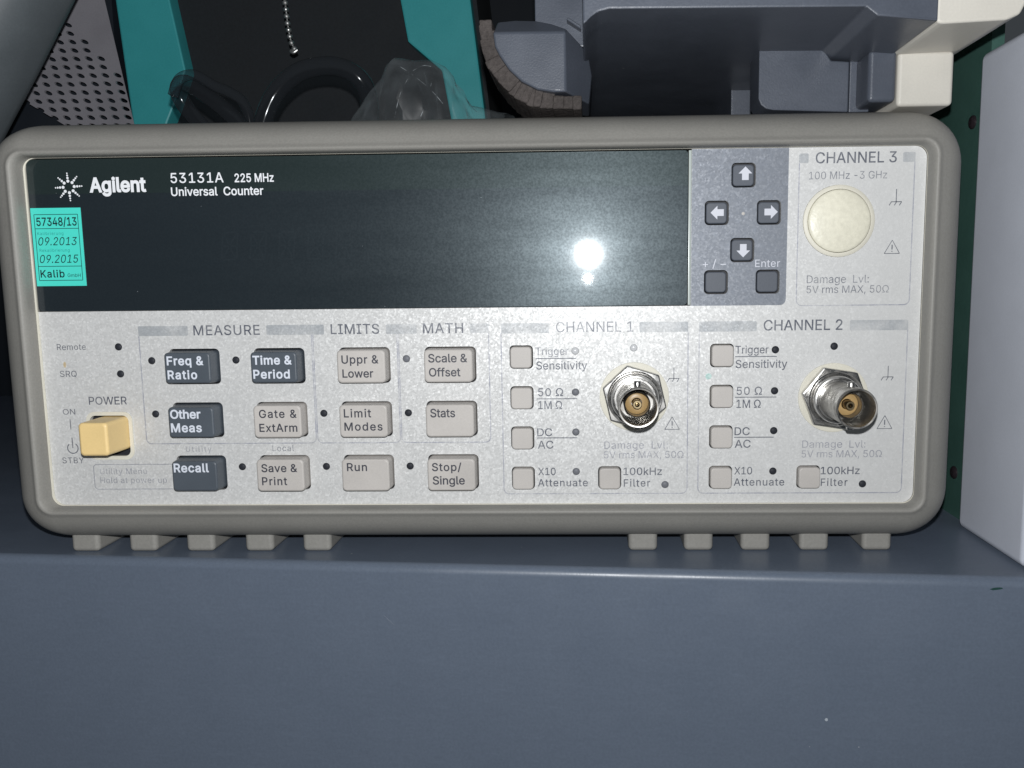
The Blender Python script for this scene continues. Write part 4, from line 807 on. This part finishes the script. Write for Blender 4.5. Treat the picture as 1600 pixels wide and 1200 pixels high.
# perforated plate: skewed lattice of oval holes, each cell built round its hole
A, B = Vector((5.3, -0.02)), Vector((0.62, -3.46)); O = Vector((-186.9, 112.8))
PLANE_Y = 140.0
def inside(i, j):
    return j >= -3 and j <= 9 and i <= 1 + (j + 1) // 2 and i >= -2 - (j + 3) // 3
cells = {(i, j) for i in range(-10, 12) for j in range(-22, 13)}
V, F = [], []
nseg = 16
def plate_pt(p, yy): return (p.x, yy, p.y)
for (i, j) in sorted(cells):
    c0 = O + A * i + B * j
    quad = [c0 - A / 2 - B / 2, c0 + A / 2 - B / 2, c0 + A / 2 + B / 2, c0 - A / 2 + B / 2]
    if inside(i, j):
        outp, inn = [], []
        for k in range(nseg):
            s_ = k // 4; t_ = (k % 4) / 4
            outp.append(quad[s_].lerp(quad[(s_ + 1) % 4], t_))
            d = outp[-1] - c0; an_ = math.atan2(d.y, d.x); ra = math.radians(-24)
            ca, sa = math.cos(an_ - ra), math.sin(an_ - ra); rr_e = 1 / math.sqrt((ca / 1.9) ** 2 + (sa / 0.78) ** 2)
            inn.append(c0 + Vector((math.cos(an_), math.sin(an_))) * rr_e)
        b0 = len(V)
        V += [plate_pt(p, PLANE_Y) for p in outp] + [plate_pt(p, PLANE_Y) for p in inn] + [plate_pt(p, PLANE_Y + 1.2) for p in inn]
        for k in range(nseg):
            l = (k + 1) % nseg
            F.append((b0 + k, b0 + l, b0 + nseg + l, b0 + nseg + k)); F.append((b0 + nseg + k, b0 + nseg + l, b0 + 2 * nseg + l, b0 + 2 * nseg + k))
    else:
        b0 = len(V); V += [plate_pt(p, PLANE_Y) for p in quad]; F.append((b0, b0 + 1, b0 + 2, b0 + 3))
# cut the plate to its outline: left of the slanted lower edge and right of the teal rail nothing stays
bm = bmesh.new()
bv = [bm.verts.new(p) for p in V]
for f in F: bm.faces.new([bv[i] for i in f])
bmesh.ops.remove_doubles(bm, verts=bm.verts, dist=0.01)
def cut(co, no):
    g = bm.verts[:] + bm.edges[:] + bm.faces[:]
    bmesh.ops.bisect_plane(bm, geom=g, plane_co=co, plane_no=no, clear_outer=True)
cut((-209.4, 140, 91.8), (-0.527, 0, -0.85))
cut((-163.5, 140, 82.6), (0.985, 0, 0.17)); cut((-170, 140, 172), (0, 0, 1))
cut((-232, 140, 100), (-1, 0, 0))
bm.verts.index_update()
pv = [tuple(v_.co) for v_ in bm.verts]; pf = [tuple(v_.index for v_ in f.verts) for f in bm.faces]; bm.free()
part('perforated_panel', (pv, pf), 'vent_grey', vc, smooth=0)
part('body', box(-228, -176, 152, 260, -61, 176), 'cabinet_dark', vc, smooth=0)

tc = thing('teal_case', 'black faced equipment case with teal side rails, standing behind the counter', 'case', (-85, 165, 46.5))
part('body', prism([(-176, 220), (-168, 62), (-150, 46.5), (-16, 46.5), (-10, 62), (-26, 220)], 158, 230, 0), 'black_face', tc, smooth=0)
part('side_rail', prism([(-178, 190), (-173.3, 136.2), (-169.6, 85.1), (-168, 66), (-158, 66), (-156.4, 78.1), (-153.9, 84.9), (-150.6, 91.6), (-144.4, 106.4), (-149.4, 135.7), (-158, 190)], 150, 160, .8, 2), 'teal_paint', tc)
part('side_rail', prism([(-57, 190), (-49.3, 133.8), (-46.6, 116.7), (-41.8, 112.6), (-32.3, 104.5), (-28.7, 82.9), (-26, 66), (-12, 66), (-13.8, 85.4), (-19.0, 133.2), (-25, 190)], 150, 160, .8, 2), 'teal_paint', tc)

ch = thing('ball_chain', 'thin silver ball chain hanging in front of the black face', 'chain', (-85.4, 120, 105.8))
cp = smooth_path([(-91, 120, 150), (-89.2, 120, 132), (-88.5, 120, 124.8), (-87.8, 120, 115.1), (-86.8, 120, 109), (-85.6, 120, 106.2)], 40)
BEAD = make_mesh('bead', *lathe([(1.12 * math.sin(math.radians(a)), -1.12 * math.cos(math.radians(a))) for a in (8, 30, 60, 90, 120, 150, 172)], 0, 0, 14), 'chain_metal', 60)
acc, last = 0.0, cp[-1]; put('bead', BEAD, ch, cp[-1])
for p in reversed(cp[:-1]):
    acc += (p - last).length; last = p
    if acc >= 2.45: put('bead', BEAD, ch, p); acc = 0
part('wire', tube(cp[::6] + [cp[-1]], .28, 8), 'chain_metal', ch)
part('clasp', tube(smooth_path([(-86.9, 119.6, 105.3), (-85.8, 119.2, 104.6), (-84.3, 119.4, 105.6)], 5), .75, 10), 'chain_metal', ch)

def cable(name, label, pts, r, closed=False):
    P = smooth_path(pts, 10)
    o = part(name, tube(P, r, 18), 'clear_tubing', None, pts[0]); o['label'] = label; o['category'] = 'tubing'; return o
cable('tubing_arch', 'thick clear glossy tube arching up behind the counter beside the plastic bag',
      [(-86, 72, 49.5), (-80, 62, 56), (-76.2, 60, 67), (-71.5, 60, 76), (-63.5, 60, 82.3), (-54, 60, 84.0), (-46.5, 60, 82), (-42.6, 62, 77.5), (-42.5, 66, 70), (-46, 72, 58), (-52, 80, 49.6)], 3.0)
cable('tubing_coil', 'clear glossy tube looped on the counter before the left teal rail',
      [(-80, 58, 62), (-88, 58, 70.2), (-97, 59, 77.0), (-103, 61, 79.6), (-106, 64, 77.0), (-103, 66, 70.5), (-95, 66, 62), (-86, 66, 54), (-78, 68, 50), (-72, 74, 49.6)], 2.7)
cable('tubing_loop', 'thinner clear tube crossing the loop before the left teal rail',
      [(-104, 56, 74.5), (-101, 55, 79.4), (-96, 55, 80.6), (-90.5, 56, 77.5), (-86, 57, 75.6), (-82, 58, 72.5), (-80.5, 59, 66), (-82, 60, 56), (-88, 64, 48.5)], 1.7)

# clear plastic bag: thin crumpled film
rnd = random.Random(11)
nu, nv = 26, 14
sil = [(0.0, -45, 62), (0.14, -39.5, 70.5), (0.27, -33.5, 78), (0.33, -31.2, 83.2), (0.42, -25, 82.4), (0.56, -17, 82.2), (0.64, -13, 79.0), (0.75, -9.5, 72.5), (0.84, -6, 68.2), (0.92, 0, 66.6), (1.0, 6, 65.8)]
def sil_at(u_):
    for k in range(len(sil) - 1):
        if sil[k][0] <= u_ <= sil[k + 1][0]:
            t = (u_ - sil[k][0]) / (sil[k + 1][0] - sil[k][0]); return sil[k][1] + t * (sil[k + 1][1] - sil[k][1]), sil[k][2] + t * (sil[k + 1][2] - sil[k][2])
    return sil[-1][1:]
V, F = [], []
for i in range(nu + 1):
    x, zt = sil_at(i / nu)
    for j in range(nv + 1):
        s_ = j / nv; a = math.pi * (s_ - .5)
        zz = 46.9 + (zt - 46.9) * max(0.0, math.cos(a)) ** .55
        yy = 50 + 13 * math.sin(a)
        k_ = 1.5 * abs(math.sin(i * .9 + j * .35)) - 1.2 * abs(math.sin(i * .45 - j * .8 + 1)) + 0.8 * abs(math.sin(i * 1.6 + j * 1.1)) + rnd.uniform(-.3, .3)
        damp = 1.0 if 0 < j < nv else 0.0
        top = 1 - abs(2 * s_ - 1)
        V.append((x + (x + 25) * .06 * math.sin(a) + k_ * .5 * damp, yy + k_ * 1.1 * damp, max(46.8, zz + (0 if abs(s_ - .5) < .04 else k_ * .5 * damp))))
for i in range(nu):
    for j in range(nv):
        a, b_, c, d = i * (nv + 1) + j, (i + 1) * (nv + 1) + j, (i + 1) * (nv + 1) + j + 1, i * (nv + 1) + j + 1
        F += [(a, b_, c), (a, c, d)] if (i + j) % 2 else [(a, b_, d), (b_, c, d)]
bag = part('plastic_bag', (V, F), 'clear_film', None, (-25, 50, 46.8), smooth=30)
bag['label'] = 'crumpled clear plastic bag lying behind the counter'; bag['category'] = 'plastic bag'

for k_, pts in enumerate([[(-27, 40.5, 79), (-22, 38, 75.5), (-16.5, 38, 71), (-13, 39, 67)], [(-22.5, 38, 76), (-19, 38.5, 78), (-16.5, 40, 78.2)],
                          [(-27.5, 37.5, 63), (-25.5, 37.5, 70), (-22.3, 38, 75.6)], [(-19.5, 37, 63), (-17.5, 37.4, 68), (-15.2, 39, 77)]]):
    part('fold', tube(smooth_path(pts, 5), .11, 6), 'film_crease', bag)
